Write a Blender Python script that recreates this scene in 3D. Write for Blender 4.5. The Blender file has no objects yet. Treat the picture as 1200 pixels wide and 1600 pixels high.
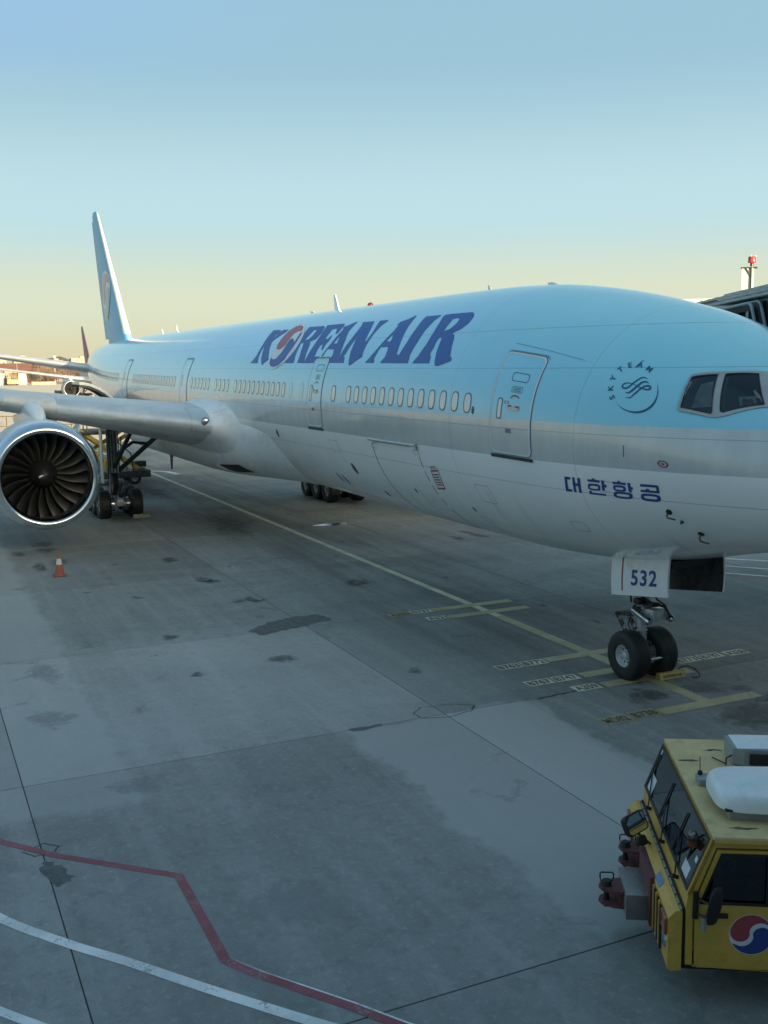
import bpy, bmesh, math, random
import numpy as np
from mathutils import Vector, Matrix, Euler
from mathutils.geometry import delaunay_2d_cdt

random.seed(7)
R_ = math.radians
scene = bpy.context.scene
COL = scene.collection

# ------------------------------------------------------------------ camera
cam_d = bpy.data.cameras.new('camera')
cam = bpy.data.objects.new('camera', cam_d)
COL.objects.link(cam)
scene.camera = cam
CAM_C = Vector((-11.133, 14.067, 6.749))
YAW, PIT, ROLL = -0.4350, 0.1436, -0.0119
a_ = Vector((math.cos(YAW) * math.cos(PIT), math.sin(YAW) * math.cos(PIT), -math.sin(PIT)))
r_ = a_.cross(Vector((0, 0, 1))).normalized()
u_ = r_.cross(a_)
r2 = r_ * math.cos(ROLL) + u_ * math.sin(ROLL)
u2 = -r_ * math.sin(ROLL) + u_ * math.cos(ROLL)
M = Matrix((r2, u2, -a_)).transposed().to_4x4()
M.translation = CAM_C
cam.matrix_world = M
cam_d.sensor_fit = 'VERTICAL'
cam_d.sensor_height = 32.0
cam_d.lens = 1606.4 / 1600 * 32.0
cam_d.clip_start = 0.1
cam_d.clip_end = 20000

# ------------------------------------------------------------------ light
SUN_EL, SUN_AZ = 8.0, 194.0      # degrees, azimuth counted from +X to +Y
sd = Vector((math.cos(R_(SUN_EL)) * math.cos(R_(SUN_AZ)), math.cos(R_(SUN_EL)) * math.sin(R_(SUN_AZ)), math.sin(R_(SUN_EL))))
world = bpy.data.worlds.new('World')
scene.world = world
world.use_nodes = True
nt = world.node_tree
for n in list(nt.nodes):
    nt.nodes.remove(n)
sky = nt.nodes.new('ShaderNodeTexSky')
sky.sky_type = 'NISHITA'
sky.sun_disc = False
sky.sun_elevation = R_(SUN_EL)
sky.sun_rotation = R_(90 - SUN_AZ)
sky.altitude = 0
sky.air_density = 0.8
sky.dust_density = 10.0
sky.ozone_density = 1.5
bg = nt.nodes.new('ShaderNodeBackground')
bg.inputs['Strength'].default_value = 0.105
wo = nt.nodes.new('ShaderNodeOutputWorld')
# the whole sky is a little towards green-cyan, as on a clear winter afternoon seen through tinted air
tn = nt.nodes.new('ShaderNodeMix'); tn.data_type = 'RGBA'; tn.blend_type = 'MULTIPLY'
tn.inputs[0].default_value = 1.0
tn.inputs[7].default_value = (0.91, 1.0, 0.955, 1)
hs = nt.nodes.new('ShaderNodeHueSaturation'); hs.inputs['Saturation'].default_value = 1.0
nt.links.new(sky.outputs[0], hs.inputs['Color'])
nt.links.new(hs.outputs[0], tn.inputs[6])
# winter haze lying along the horizon, the same all the way round
tc = nt.nodes.new('ShaderNodeTexCoord')
sx = nt.nodes.new('ShaderNodeSeparateXYZ')
nt.links.new(tc.outputs['Generated'], sx.inputs[0])
cr = nt.nodes.new('ShaderNodeValToRGB')
cr.color_ramp.interpolation = 'EASE'
KS = 0.87 / 2.0
stops = [(0.0, (1.78, 1.60, 1.03)), (0.056, (1.72, 1.84, 1.38)), (0.14, (1.25, 1.78, 1.90)), (0.28, (0.80, 1.33, 1.64)), (0.5, (0.55, 1.02, 1.36)), (1.0, (0.36, 0.74, 1.08))]
for i, (pz, c) in enumerate(stops):
    el = cr.color_ramp.elements[i] if i < 2 else cr.color_ramp.elements.new(pz)
    el.position = pz
    el.color = tuple(v * KS for v in c) + (1,)
nt.links.new(sx.outputs[2], cr.inputs[0])
sc2 = nt.nodes.new('ShaderNodeVectorMath'); sc2.operation = 'SCALE'; sc2.inputs['Scale'].default_value = 2.0
nt.links.new(cr.outputs[0], sc2.inputs[0])
hz = nt.nodes.new('ShaderNodeMix'); hz.data_type = 'RGBA'; hz.blend_type = 'LIGHTEN'; hz.clamp_result = False
hz.inputs[0].default_value = 1.0
nt.links.new(tn.outputs[2], hz.inputs[6])
nt.links.new(sc2.outputs[0], hz.inputs[7])
nt.links.new(hz.outputs[2], bg.inputs[0])
nt.links.new(bg.outputs[0], wo.inputs[0])

sun_d = bpy.data.lights.new('sun', 'SUN')
sun_d.energy = 3.4
sun_d.angle = R_(0.53)
sun_d.color = (1.0, 0.78, 0.53)
sun = bpy.data.objects.new('sun', sun_d)
COL.objects.link(sun)
sun.rotation_euler = sd.to_track_quat('Z', 'Y').to_euler()
sun.location = (-60, -10, 60)

scene.view_settings.view_transform = 'Standard'
scene.view_settings.look = 'None'
scene.view_settings.exposure = 2.2
scene.view_settings.gamma = 1.0
scene.view_settings.use_curve_mapping = False
scene.render.engine = 'CYCLES'
scene.cycles.max_bounces = 6
scene.cycles.use_denoising = True
scene.cycles.sample_clamp_indirect = 3.0
scene.cycles.blur_glossy = 0.5
scene.cycles.use_adaptive_sampling = False
scene.cycles.denoising_prefilter = 'ACCURATE'

# ------------------------------------------------------------------ node helpers
class NT:
    def __init__(s, m):
        s.m = m
        s.t = m.node_tree
        s.b = s.t.nodes['Principled BSDF']
        s._obj = None
    def n(s, typ, **kw):
        nd = s.t.nodes.new(typ)
        for k, v in kw.items():
            setattr(nd, k, v)
        return nd
    def put(s, sock, v):
        if isinstance(v, bpy.types.NodeSocket):
            s.t.links.new(v, sock)
        elif isinstance(v, (tuple, list)):
            sock.default_value = tuple(v) if len(v) == 4 or sock.type == 'VECTOR' else tuple(v) + (1.0,)
        else:
            sock.default_value = v
    def obj(s):
        if s._obj is None:
            s._obj = s.n('ShaderNodeTexCoord').outputs['Object']
        return s._obj
    def geo(s):
        return s.n('ShaderNodeNewGeometry').outputs['Position']
    def map(s, vec, scale=(1, 1, 1), loc=(0, 0, 0), rot=(0, 0, 0)):
        m = s.n('ShaderNodeMapping')
        s.put(m.inputs['Vector'], vec)
        m.inputs['Scale'].default_value = scale
        m.inputs['Location'].default_value = loc
        m.inputs['Rotation'].default_value = rot
        return m.outputs[0]
    def noise(s, vec, scale, detail=4, rough=0.55, dist=0.0):
        nd = s.n('ShaderNodeTexNoise')
        s.put(nd.inputs['Vector'], vec)
        nd.inputs['Scale'].default_value = scale
        nd.inputs['Detail'].default_value = detail
        nd.inputs['Roughness'].default_value = rough
        nd.inputs['Distortion'].default_value = dist
        return nd.outputs['Fac']
    def math(s, op, a, b=None, c=None, clamp=False):
        nd = s.n('ShaderNodeMath', operation=op, use_clamp=clamp)
        s.put(nd.inputs[0], a)
        if b is not None:
            s.put(nd.inputs[1], b)
        if c is not None:
            s.put(nd.inputs[2], c)
        return nd.outputs[0]
    def step(s, v, lo, hi, a=0.0, b=1.0):
        nd = s.n('ShaderNodeMapRange', interpolation_type='SMOOTHSTEP')
        s.put(nd.inputs['Value'], v)
        nd.inputs['From Min'].default_value = lo
        nd.inputs['From Max'].default_value = hi
        nd.inputs['To Min'].default_value = a
        nd.inputs['To Max'].default_value = b
        return nd.outputs[0]
    def lin(s, v, lo, hi, a=0.0, b=1.0):
        nd = s.n('ShaderNodeMapRange')
        s.put(nd.inputs['Value'], v)
        nd.inputs['From Min'].default_value = lo
        nd.inputs['From Max'].default_value = hi
        nd.inputs['To Min'].default_value = a
        nd.inputs['To Max'].default_value = b
        return nd.outputs[0]
    def mix(s, f, a, b, blend='MIX'):
        nd = s.n('ShaderNodeMix', data_type='RGBA', blend_type=blend)
        s.put(nd.inputs[0], f)
        s.put(nd.inputs[6], a)
        s.put(nd.inputs[7], b)
        return nd.outputs[2]
    def mixf(s, f, a, b):
        nd = s.n('ShaderNodeMix', data_type='FLOAT')
        s.put(nd.inputs[0], f)
        s.put(nd.inputs[2], a)
        s.put(nd.inputs[3], b)
        return nd.outputs[0]
    def sep(s, vec):
        nd = s.n('ShaderNodeSeparateXYZ')
        s.put(nd.inputs[0], vec)
        return nd.outputs
    def set(s, **kw):
        names = dict(color='Base Color', rough='Roughness', metal='Metallic', coat='Coat Weight', coatr='Coat Roughness',
                     emis='Emission Color', emiss='Emission Strength', alpha='Alpha', normal='Normal', spec='Specular IOR Level',
                     trans='Transmission Weight', ior='IOR')
        for k, v in kw.items():
            s.put(s.b.inputs[names[k]], v)
    def bump(s, h, strength=0.3, dist=0.01):
        nd = s.n('ShaderNodeBump')
        nd.inputs['Strength'].default_value = strength
        nd.inputs['Distance'].default_value = dist
        s.put(nd.inputs['Height'], h)
        s.set(normal=nd.outputs[0])

def new_mat(name):
    m = bpy.data.materials.new(name)
    m.use_nodes = True
    return NT(m)

def mat(name, col, rough=0.5, metal=0.0, var=0.15, scale=3.0, coat=0.0, dirt=None, dirt_amt=0.0, spec=0.5, bump=0.0):
    """plain painted / metal / rubber material with uneven colour and gloss"""
    t = new_mat(name)
    o = t.obj()
    n1 = t.noise(o, scale, 5, 0.6)
    n2 = t.noise(o, scale * 6.3, 3, 0.6)
    f = t.math('ADD', t.math('MULTIPLY', n1, 0.7), t.math('MULTIPLY', n2, 0.3))
    lo = tuple(c * (1 - var) for c in col)
    hi = tuple(min(1, c * (1 + var)) for c in col)
    c = t.mix(t.step(f, 0.35, 0.65), lo, hi)
    if dirt_amt > 0:
        d = t.math('MULTIPLY', t.step(t.noise(o, scale * 2.1, 8, 0.7), 0.5, 0.72), dirt_amt)
        c = t.mix(d, c, dirt)
    t.set(color=c, rough=t.lin(n1, 0.3, 0.7, max(0.02, rough * 0.92), min(1, rough * 1.08)), metal=metal, coat=coat, coatr=0.08, spec=spec)
    if bump > 0:
        t.bump(n2, bump, 0.01)
    return t.m

def glass(name, tint, alpha, rough=0.03):
    t = new_mat(name)
    g = t.n('ShaderNodeBsdfGlossy'); g.inputs['Roughness'].default_value = rough; g.inputs['Color'].default_value = (0.9, 0.95, 1, 1)
    tr = t.n('ShaderNodeBsdfTransparent'); tr.inputs['Color'].default_value = tint + (1,)
    fz = t.n('ShaderNodeFresnel'); fz.inputs['IOR'].default_value = 1.5
    mx = t.n('ShaderNodeMixShader')
    t.t.links.new(t.math('ADD', t.math('MULTIPLY', fz.outputs[0], 1.3), alpha), mx.inputs[0])
    t.t.links.new(tr.outputs[0], mx.inputs[1]); t.t.links.new(g.outputs[0], mx.inputs[2])
    t.t.links.new(mx.outputs[0], t.t.nodes['Material Output'].inputs['Surface'])
    return t.m

# ------------------------------------------------------------------ mesh builder
class MB:
    def __init__(s):
        s.v = []
        s.f = []
        s.mi = []
        s.cur = 0
    def add(s, verts, faces, mi=None):
        b = len(s.v)
        s.v += [tuple(x) for x in verts]
        s.f += [tuple(b + i for i in f) for f in faces]
        s.mi += [s.cur if mi is None else mi] * len(faces)
        return s
    def box(s, lo, hi, bev=0.0, mi=None, mtx=None):
        lo = Vector(lo); hi = Vector(hi)
        if bev <= 0:
            vs = [(x, y, z) for x in (lo.x, hi.x) for y in (lo.y, hi.y) for z in (lo.z, hi.z)]
            fs = [(0, 1, 3, 2), (4, 6, 7, 5), (0, 4, 5, 1), (2, 3, 7, 6), (0, 2, 6, 4), (1, 5, 7, 3)]
        else:
            bm = bmesh.new()
            bmesh.ops.create_cube(bm, size=1)
            for v in bm.verts:
                v.co = Vector(((lo.x + hi.x) / 2 + v.co.x * (hi.x - lo.x), (lo.y + hi.y) / 2 + v.co.y * (hi.y - lo.y), (lo.z + hi.z) / 2 + v.co.z * (hi.z - lo.z)))
            bmesh.ops.bevel(bm, geom=bm.edges[:], offset=bev, segments=2, affect='EDGES', profile=0.6)
            bm.verts.index_update()
            vs = [v.co.copy() for v in bm.verts]
            fs = [[v.index for v in f.verts] for f in bm.faces]
            bm.free()
        if mtx is not None:
            vs = [mtx @ Vector(v) for v in vs]
        return s.add(vs, fs, mi)
    def cyl(s, p0, p1, r0, r1=None, n=16, mi=None, caps=True):
        r1 = r0 if r1 is None else r1
        p0 = Vector(p0); p1 = Vector(p1)
        d = (p1 - p0).normalized()
        x = d.orthogonal().normalized(); y = d.cross(x)
        vs = []
        for p, r in ((p0, r0), (p1, r1)):
            for i in range(n):
                t = 2 * math.pi * i / n
                vs.append(p + (x * math.cos(t) + y * math.sin(t)) * r)
        fs = [(i, (i + 1) % n, n + (i + 1) % n, n + i) for i in range(n)]
        if caps:
            fs += [tuple(range(n - 1, -1, -1)), tuple(range(n, 2 * n))]
        return s.add(vs, fs, mi)
    def tube(s, pts, r, n=8, mi=None, closed=False):
        pts = [Vector(p) for p in pts]
        N = len(pts)
        vs = []
        prev = None
        for i, p in enumerate(pts):
            if closed:
                d = (pts[(i + 1) % N] - pts[i - 1]).normalized()
            else:
                d = (pts[min(i + 1, N - 1)] - pts[max(i - 1, 0)]).normalized()
            x = d.orthogonal().normalized() if prev is None else (prev - d * prev.dot(d)).normalized()
            prev = x
            y = d.cross(x)
            for k in range(n):
                t = 2 * math.pi * k / n
                vs.append(p + (x * math.cos(t) + y * math.sin(t)) * r)
        fs = []
        for i in range(N if closed else N - 1):
            j = (i + 1) % N
            for k in range(n):
                fs.append((i * n + k, i * n + (k + 1) % n, j * n + (k + 1) % n, j * n + k))
        if not closed:
            fs += [tuple(range(n - 1, -1, -1)), tuple((N - 1) * n + k for k in range(n))]
        return s.add(vs, fs, mi)
    def lathe(s, prof, origin, axis, n=32, mi=None, close=False, mis=None):
        """prof: (distance along axis, radius)"""
        origin = Vector(origin); d = Vector(axis).normalized()
        x = d.orthogonal().normalized(); y = d.cross(x)
        vs = []
        for (h, r) in prof:
            for i in range(n):
                t = 2 * math.pi * i / n
                vs.append(origin + d * h + (x * math.cos(t) + y * math.sin(t)) * max(r, 1e-4))
        P = len(prof)
        base = len(s.v)
        s.v += [tuple(v) for v in vs]
        for k in range(P if close else P - 1):
            k2 = (k + 1) % P
            for i in range(n):
                s.f.append((base + k * n + i, base + k * n + (i + 1) % n, base + k2 * n + (i + 1) % n, base + k2 * n + i))
                s.mi.append(mis[k] if mis else (s.cur if mi is None else mi))
        return s
    def prism(s, poly, d, mi=None, origin=None, ex=None, ey=None):
        """poly of 2D points in plane (origin, ex, ey), pushed along vector d"""
        o = Vector(origin or (0, 0, 0)); ex = Vector(ex or (1, 0, 0)); ey = Vector(ey or (0, 1, 0)); d = Vector(d)
        n = len(poly)
        vs = [o + ex * p[0] + ey * p[1] for p in poly]
        vs += [v + d for v in vs]
        fs = [tuple(range(n)), tuple(range(2 * n - 1, n - 1, -1))] + [(i, n + i, n + (i + 1) % n, (i + 1) % n) for i in range(n)]
        return s.add(vs, fs, mi)
    def grid(s, rows, mi=None, wrap=False):
        n = len(rows[0])
        vs = [p for r in rows for p in r]
        fs = []
        for i in range(len(rows) - 1):
            for k in range(n if wrap else n - 1):
                fs.append((i * n + k, i * n + (k + 1) % n, (i + 1) * n + (k + 1) % n, (i + 1) * n + k))
        return s.add(vs, fs, mi)
    def mesh(s, name, mats, smooth=35, fix=True):
        me = bpy.data.meshes.new(name)
        me.from_pydata(s.v, [], s.f)
        for m in (mats if isinstance(mats, (list, tuple)) else [mats]):
            me.materials.append(m)
        me.polygons.foreach_set('material_index', s.mi)
        if fix:
            bm = bmesh.new(); bm.from_mesh(me)
            bmesh.ops.recalc_face_normals(bm, faces=bm.faces[:])
            bm.to_mesh(me); bm.free()
        if smooth:
            me.shade_smooth()
            me.set_sharp_from_angle(angle=R_(smooth))
        me.update()
        return me
    def build(s, name, mats, parent=None, smooth=35, fix=True, **kw):
        return link(name, s.mesh(name, mats, smooth, fix), parent, **kw)

def link(name, me, parent=None, loc=None, rot=None, label=None, kind=None):
    o = bpy.data.objects.new(name, me)
    COL.objects.link(o)
    if parent is not None:
        o.parent = parent
    if loc is not None:
        o.location = loc
    if rot is not None:
        o.rotation_euler = rot
    if label:
        o['label'] = label
    if kind:
        o['kind'] = kind
    return o

def thing(name, label, cat, loc=(0, 0, 0), rz=0.0, group=None):
    o = bpy.data.objects.new(name, None)
    COL.objects.link(o)
    o.location = loc
    o.rotation_euler = (0, 0, rz)
    o.empty_display_size = 0.3
    tag(o, label, cat, group)
    return o

def tag(o, label, cat, group=None):
    o['label'] = label
    o['category'] = cat
    if group:
        o['group'] = group
    return o

def inside(pt, loops):
    c = False
    x, y = pt
    for L in loops:
        n = len(L)
        for i in range(n):
            x1, y1 = L[i]; x2, y2 = L[(i + 1) % n]
            if (y1 > y) != (y2 > y) and x < (x2 - x1) * (y - y1) / (y2 - y1) + x1:
                c = not c
    return c

def fill2d(loops, step=None):
    """even-odd filled 2D loops -> (verts, tris)"""
    pts = []; edges = []
    for L in loops:
        b = len(pts); LL = []
        for i in range(len(L)):
            p, q = L[i], L[(i + 1) % len(L)]
            LL.append(p)
            if step:
                k = int(math.hypot(q[0] - p[0], q[1] - p[1]) / step)
                for j in range(1, k + 1):
                    LL.append((p[0] + (q[0] - p[0]) * j / (k + 1), p[1] + (q[1] - p[1]) * j / (k + 1)))
        pts += LL
        n = len(LL)
        edges += [(b + i, b + (i + 1) % n) for i in range(n)]
    if step:
        xs = [p[0] for p in pts]; ys = [p[1] for p in pts]
        x = min(xs) + step / 2
        while x < max(xs):
            y = min(ys) + step / 2
            while y < max(ys):
                if inside((x, y), loops):
                    pts.append((x, y))
                y += step
            x += step
    r = delaunay_2d_cdt([Vector(p) for p in pts], edges, [], 0, 1e-5)
    vs, fs = r[0], r[2]
    out = []
    for f in fs:
        c = (sum(vs[i].x for i in f) / len(f), sum(vs[i].y for i in f) / len(f))
        if inside(c, loops):
            out.append(tuple(f))
    return [(v.x, v.y) for v in vs], out

def text_mesh(txt, size=1.0, bold=0.0, spacing=1.0):
    cu = bpy.data.curves.new('lettering', 'FONT')
    cu.body = txt
    cu.size = size
    cu.offset = bold
    cu.space_character = spacing
    cu.align_x = 'CENTER'
    cu.resolution_u = 4
    ob = bpy.data.objects.new('lettering', cu)
    COL.objects.link(ob)
    dg = bpy.context.evaluated_depsgraph_get()
    dg.update()
    me = ob.evaluated_get(dg).to_mesh()
    vs = [(v.co.x, v.co.y) for v in me.vertices]
    fs = [tuple(p.vertices) for p in me.polygons]
    ob.evaluated_get(dg).to_mesh_clear()
    bpy.data.objects.remove(ob)
    bpy.data.curves.remove(cu)
    ys = [v[1] for v in vs] or [0]
    xs = [v[0] for v in vs] or [0]
    cx, cy = (min(xs) + max(xs)) / 2, (min(ys) + max(ys)) / 2
    return [(x - cx, y - cy) for x, y in vs], fs

def emblem_loops(n=28):
    """swirl emblem in the unit circle: red piece and blue piece (the white shows between)"""
    def arc(cx, cy, r, a0, a1, k):
        return [(cx + r * math.cos(R_(a0 + (a1 - a0) * i / k)), cy + r * math.sin(R_(a0 + (a1 - a0) * i / k))) for i in range(k + 1)]
    red = arc(0, 0, 0.97, 28, 172, n) + arc(-0.50, 0.09, 0.455, 180, 342, 14) + arc(0.42, 0.06, 0.52, 172, 62, 12)
    blue = [(-x, -y) for x, y in red]
    return red, blue

# ------------------------------------------------------------------ apron
def concrete():
    t = new_mat('concrete')
    g = t.geo()
    x, y, z = t.sep(g)
    big = t.noise(g, 0.09, 5, 0.6, 0.6)
    mid = t.noise(t.map(g, (0.55, 0.22, 1)), 1.0, 6, 0.62, 0.4)
    streak = t.noise(t.map(g, (0.12, 1.9, 1), rot=(0, 0, R_(6))), 1.0, 5, 0.6)
    fine = t.noise(g, 9.0, 4, 0.7)
    grit = t.noise(g, 60.0, 2, 0.7)
    edge = t.noise(g, 0.9, 4, 0.6)
    rnd = t.n('ShaderNodeObjectInfo').outputs['Random']
    base = t.mix(t.step(big, 0.3, 0.7), (0.225, 0.238, 0.228), (0.335, 0.348, 0.334))
    base = t.mix(t.math('MULTIPLY', t.step(mid, 0.45, 0.75), 0.55), base, (0.18, 0.19, 0.184))
    base = t.mix(t.math('MULTIPLY', t.step(streak, 0.42, 0.72), 0.42), base, (0.40, 0.41, 0.395))
    base = t.mix(t.math('MULTIPLY', t.step(t.noise(g, 3.3, 6, 0.75), 0.46, 0.70), 0.55), base, (0.185, 0.196, 0.19))
    base = t.mix(t.math('MULTIPLY', t.step(fine, 0.5, 0.72), 0.55), base, (0.42, 0.43, 0.41))
    base = t.mix(t.math('MULTIPLY', t.step(grit, 0.55, 0.70), 0.55), base, (0.11, 0.115, 0.116))
    # worn pale strips of concrete, ragged edges
    yy = t.math('ADD', y, t.lin(edge, 0, 1, -0.55, 0.55))
    xx = t.math('ADD', x, t.lin(edge, 0, 1, -0.5, 0.5))
    def rect(x0, x1, y0, y1, s=0.12):
        m = t.math('MULTIPLY', t.step(xx, x0 - s, x0 + s), t.step(xx, x1 + s, x1 - s))
        m2 = t.math('MULTIPLY', t.step(yy, y0 - s, y0 + s), t.step(yy, y1 + s, y1 - s))
        return t.math('MULTIPLY', m, m2)
    pale = t.math('MAXIMUM', t.math('MULTIPLY', rect(-2.0, 5.79, 3.1, 7.05), 0.75), t.math('MULTIPLY', rect(4.4, 60, 11.0, 15.5, 0.2), 0.55))
    pale = t.math('MAXIMUM', pale, t.math('MULTIPLY', rect(5.8, 13.3, 3.0, 12.6, 1.2), 0.3))
    base = t.mix(pale, base, (0.42, 0.435, 0.42))
    # rubber and oil darkening along the stand centre line
    tr = t.math('MULTIPLY', t.step(t.math('ABSOLUTE', y), 4.6, 1.6), t.step(t.noise(t.map(g, (0.10, 0.9, 1)), 1.0, 6, 0.65), 0.40, 0.66))
    base = t.mix(t.math('MULTIPLY', tr, 0.5), base, (0.11, 0.115, 0.115))
    bl = t.step(t.noise(g, 0.55, 7, 0.7, 1.0), 0.60, 0.72)
    base = t.mix(t.math('MULTIPLY', bl, 0.5), base, (0.115, 0.122, 0.123))
    # warm pale tone beyond the stand: low sunlight put into the concrete colour
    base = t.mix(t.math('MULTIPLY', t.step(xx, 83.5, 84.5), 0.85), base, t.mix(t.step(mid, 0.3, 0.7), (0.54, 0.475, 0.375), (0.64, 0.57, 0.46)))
    tint = t.n('ShaderNodeHueSaturation')
    t.put(tint.inputs['Value'], t.lin(rnd, 0, 1, 0.86, 1.14))
    t.put(tint.inputs['Color'], base)
    t.set(color=tint.outputs[0], rough=t.lin(mid, 0.3, 0.7, 0.72, 0.92), spec=0.3)
    h = t.math('ADD', t.math('MULTIPLY', grit, 0.4), fine)
    t.bump(h, 0.35, 0.012)
    return t.m

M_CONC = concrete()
M_SEAL = mat('joint_sealant', (0.02, 0.021, 0.022), 0.7, var=0.3)

def paint(name, col, wear=0.45):
    """road paint, worn through to the concrete"""
    t = new_mat(name)
    g = t.geo()
    w = t.math('ADD', t.math('MULTIPLY', t.noise(g, 2.4, 7, 0.72, 0.5), 0.6), t.math('MULTIPLY', t.noise(g, 23.0, 3, 0.7), 0.4))
    c = t.mix(t.step(t.noise(g, 1.2, 4, 0.6), 0.35, 0.65), tuple(x * 0.75 for x in col), col)
    m = t.step(w, 0.53 - 0.3 * (wear - 0.45), 0.63 - 0.3 * (wear - 0.45), 0, wear + 0.35)
    c = t.mix(m, c, (0.26, 0.27, 0.26))
    t.set(color=c, rough=0.6, spec=0.4)
    t.bump(w, 0.2, 0.006)
    return t.m

M_YEL = paint('yellow_road_paint', (0.56, 0.50, 0.27), 0.55)
M_YEL2 = paint('orange_road_paint', (0.56, 0.40, 0.12), 0.65)
M_CREAM = paint('cream_road_paint', (0.78, 0.76, 0.56), 0.35)
M_WHT = paint('white_road_paint', (0.90, 0.91, 0.90), 0.47)
M_REDP = paint('red_road_paint', (0.34, 0.095, 0.115), 0.45)
M_BLKP = paint('black_road_paint', (0.10, 0.105, 0.10), 0.45)

apron_mb = MB()
S = 9000
apron_mb.add([(-S, -S, -0.025), (S, -S, -0.025), (S, S, -0.025), (-S, S, -0.025)], [(0, 1, 2, 3)])
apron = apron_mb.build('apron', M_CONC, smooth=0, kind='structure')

XJ = [-9.85, -2.09, 5.80, 13.33] + [13.33 + 7.66 * k for k in range(1, 10)]
YJ = [20.5, 12.73, 4.95, -2.83, -10.61, -18.39, -26.17, -33.95]

def to_px(P):
    d = Vector(P) - CAM_C
    z = d.dot(a_)
    return (600 + 1606.4 * d.dot(r2) / z, 800 - 1606.4 * d.dot(u2) / z, z)

slab_me = {}
for i in range(len(XJ) - 1):
    for j in range(len(YJ) - 1):
        x0, x1, y1, y0 = XJ[i], XJ[i + 1], YJ[j], YJ[j + 1]
        ok = False
        for fx in np.linspace(0, 1, 5):
            for fy in np.linspace(0, 1, 5):
                px, py, z = to_px((x0 + (x1 - x0) * fx, y0 + (y1 - y0) * fy, 0))
                if z > 0.5 and -120 < px < 1320 and 500 < py < 1720:
                    ok = True
        if not ok:
            continue
        key = (round(x1 - x0, 2), round(y1 - y0, 2))
        if key not in slab_me:
            w, d, g, c = key[0] / 2 - 0.008, key[1] / 2 - 0.008, 0, 0.007
            vs = [(-w, -d, -c), (w, -d, -c), (w, d, -c), (-w, d, -c), (-w + c, -d + c, 0), (w - c, -d + c, 0), (w - c, d - c, 0), (-w + c, d - c, 0),
                  (-w, -d, -0.08), (w, -d, -0.08), (w, d, -0.08), (-w, d, -0.08)]
            fs = [(4, 5, 6, 7)] + [(k, (k + 1) % 4, 4 + (k + 1) % 4, 4 + k) for k in range(4)] + [(8 + k, 8 + (k + 1) % 4, (k + 1) % 4, k) for k in range(4)]
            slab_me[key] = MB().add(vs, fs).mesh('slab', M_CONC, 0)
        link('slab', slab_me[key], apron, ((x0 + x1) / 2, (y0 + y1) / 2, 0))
mb = MB()
for x in XJ:
    mb.box((x - 0.03, YJ[-1], -0.06), (x + 0.03, YJ[0], -0.006))
for y in YJ:
    mb.box((XJ[0], y - 0.03, -0.06), (XJ[-1], y + 0.03, -0.0075))
mb.build('joint_sealant', M_SEAL, apron, smooth=0, kind='stuff')

def strip(name, pts, w, m, z=0.004, parent=apron):
    """painted line of width w along ground points"""
    L = []; Rr = []
    n = len(pts)
    for i in range(n):
        p = Vector(pts[i])
        d0 = (Vector(pts[i]) - Vector(pts[i - 1])).normalized() if i > 0 else None
        d1 = (Vector(pts[i + 1]) - Vector(pts[i])).normalized() if i < n - 1 else None
        d = ((d0 or d1) + (d1 or d0)).normalized()
        nn = Vector((-d.y, d.x))
        k = 1.0 / max(0.5, nn.dot(Vector((-(d1 or d0).y, (d1 or d0).x))))
        L.append((p.x + nn.x * w / 2 * k, p.y + nn.y * w / 2 * k, z)); Rr.append((p.x - nn.x * w / 2 * k, p.y - nn.y * w / 2 * k, z))
    mb = MB().grid([L, Rr])
    mb.f = [f[::-1] for f in mb.f]
    return mb.build(name, m, parent, smooth=0, fix=False)

strip('guide_line', [(3.86, -0.03), (75.0, -0.03)], 0.23, M_CREAM, 0.0045)
strip('guide_line', [(3.86, -0.03), (12.0, -0.03)], 0.30, M_YEL, 0.0050)
for i, (x, y0, y1, m) in enumerate([(13.40, 1.27, -1.29, M_YEL), (12.50, 1.25, -1.29, M_YEL), (7.94, 1.17, -0.9, M_YEL), (6.62, 1.15, -1.2, M_YEL), (5.86, 1.13, -1.2, M_YEL), (3.98, 1.19, -1.28, M_YEL)]):
    strip('stop_bar', [(x, y0), (x, y1)], 0.33, m, 0.0062)
def stop_label(txt, x, y, m=M_CREAM, w=0.62, h=0.36):
    p = MB().add([(x - h / 2, y - w / 2, 0.0052), (x + h / 2, y - w / 2, 0.0052), (x + h / 2, y + w / 2, 0.0052), (x - h / 2, y + w / 2, 0.0052)], [(0, 1, 2, 3)]).build('stop_label', m, apron, smooth=0)
    vs, fs = text_mesh(txt, 0.36, 0.012, 1.05)
    mw = max(v[0] for v in vs) - min(v[0] for v in vs); mh = max(v[1] for v in vs) - min(v[1] for v in vs)
    sx, sy = (w - 0.08) / mw, (h - 0.09) / mh
    # reads towards the terminal: text runs along -Y, its top points to +X
    MB().add([(x + v[1] * sy, y - v[0] * sx, 0.0092) for v in vs], fs).build('lettering', M_BLKP, p, smooth=0, fix=False)
for t_, x, y, m in [('B763', 7.90, 2.20, M_CREAM), ('B772', 7.90, 1.53, M_CREAM), ('B767', 6.62, 2.23, M_CREAM), ('B747', 6.62, 1.56, M_CREAM), ('A359', 5.90, 1.54, M_CREAM),
                    ('MD82', 4.03, 2.22, M_YEL2), ('B738', 4.05, 1.53, M_YEL2), ('B773', 6.50, -1.66, M_CREAM), ('B787', 6.50, -2.36, M_CREAM), ('A330', 6.46, -3.08, M_CREAM),
                    ('A333', 13.36, 2.26, M_YEL2), ('B737', 13.40, 1.58, M_CREAM), ('A321', 12.56, 1.52, M_CREAM)]:
    stop_label(t_, x, y, m)

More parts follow.
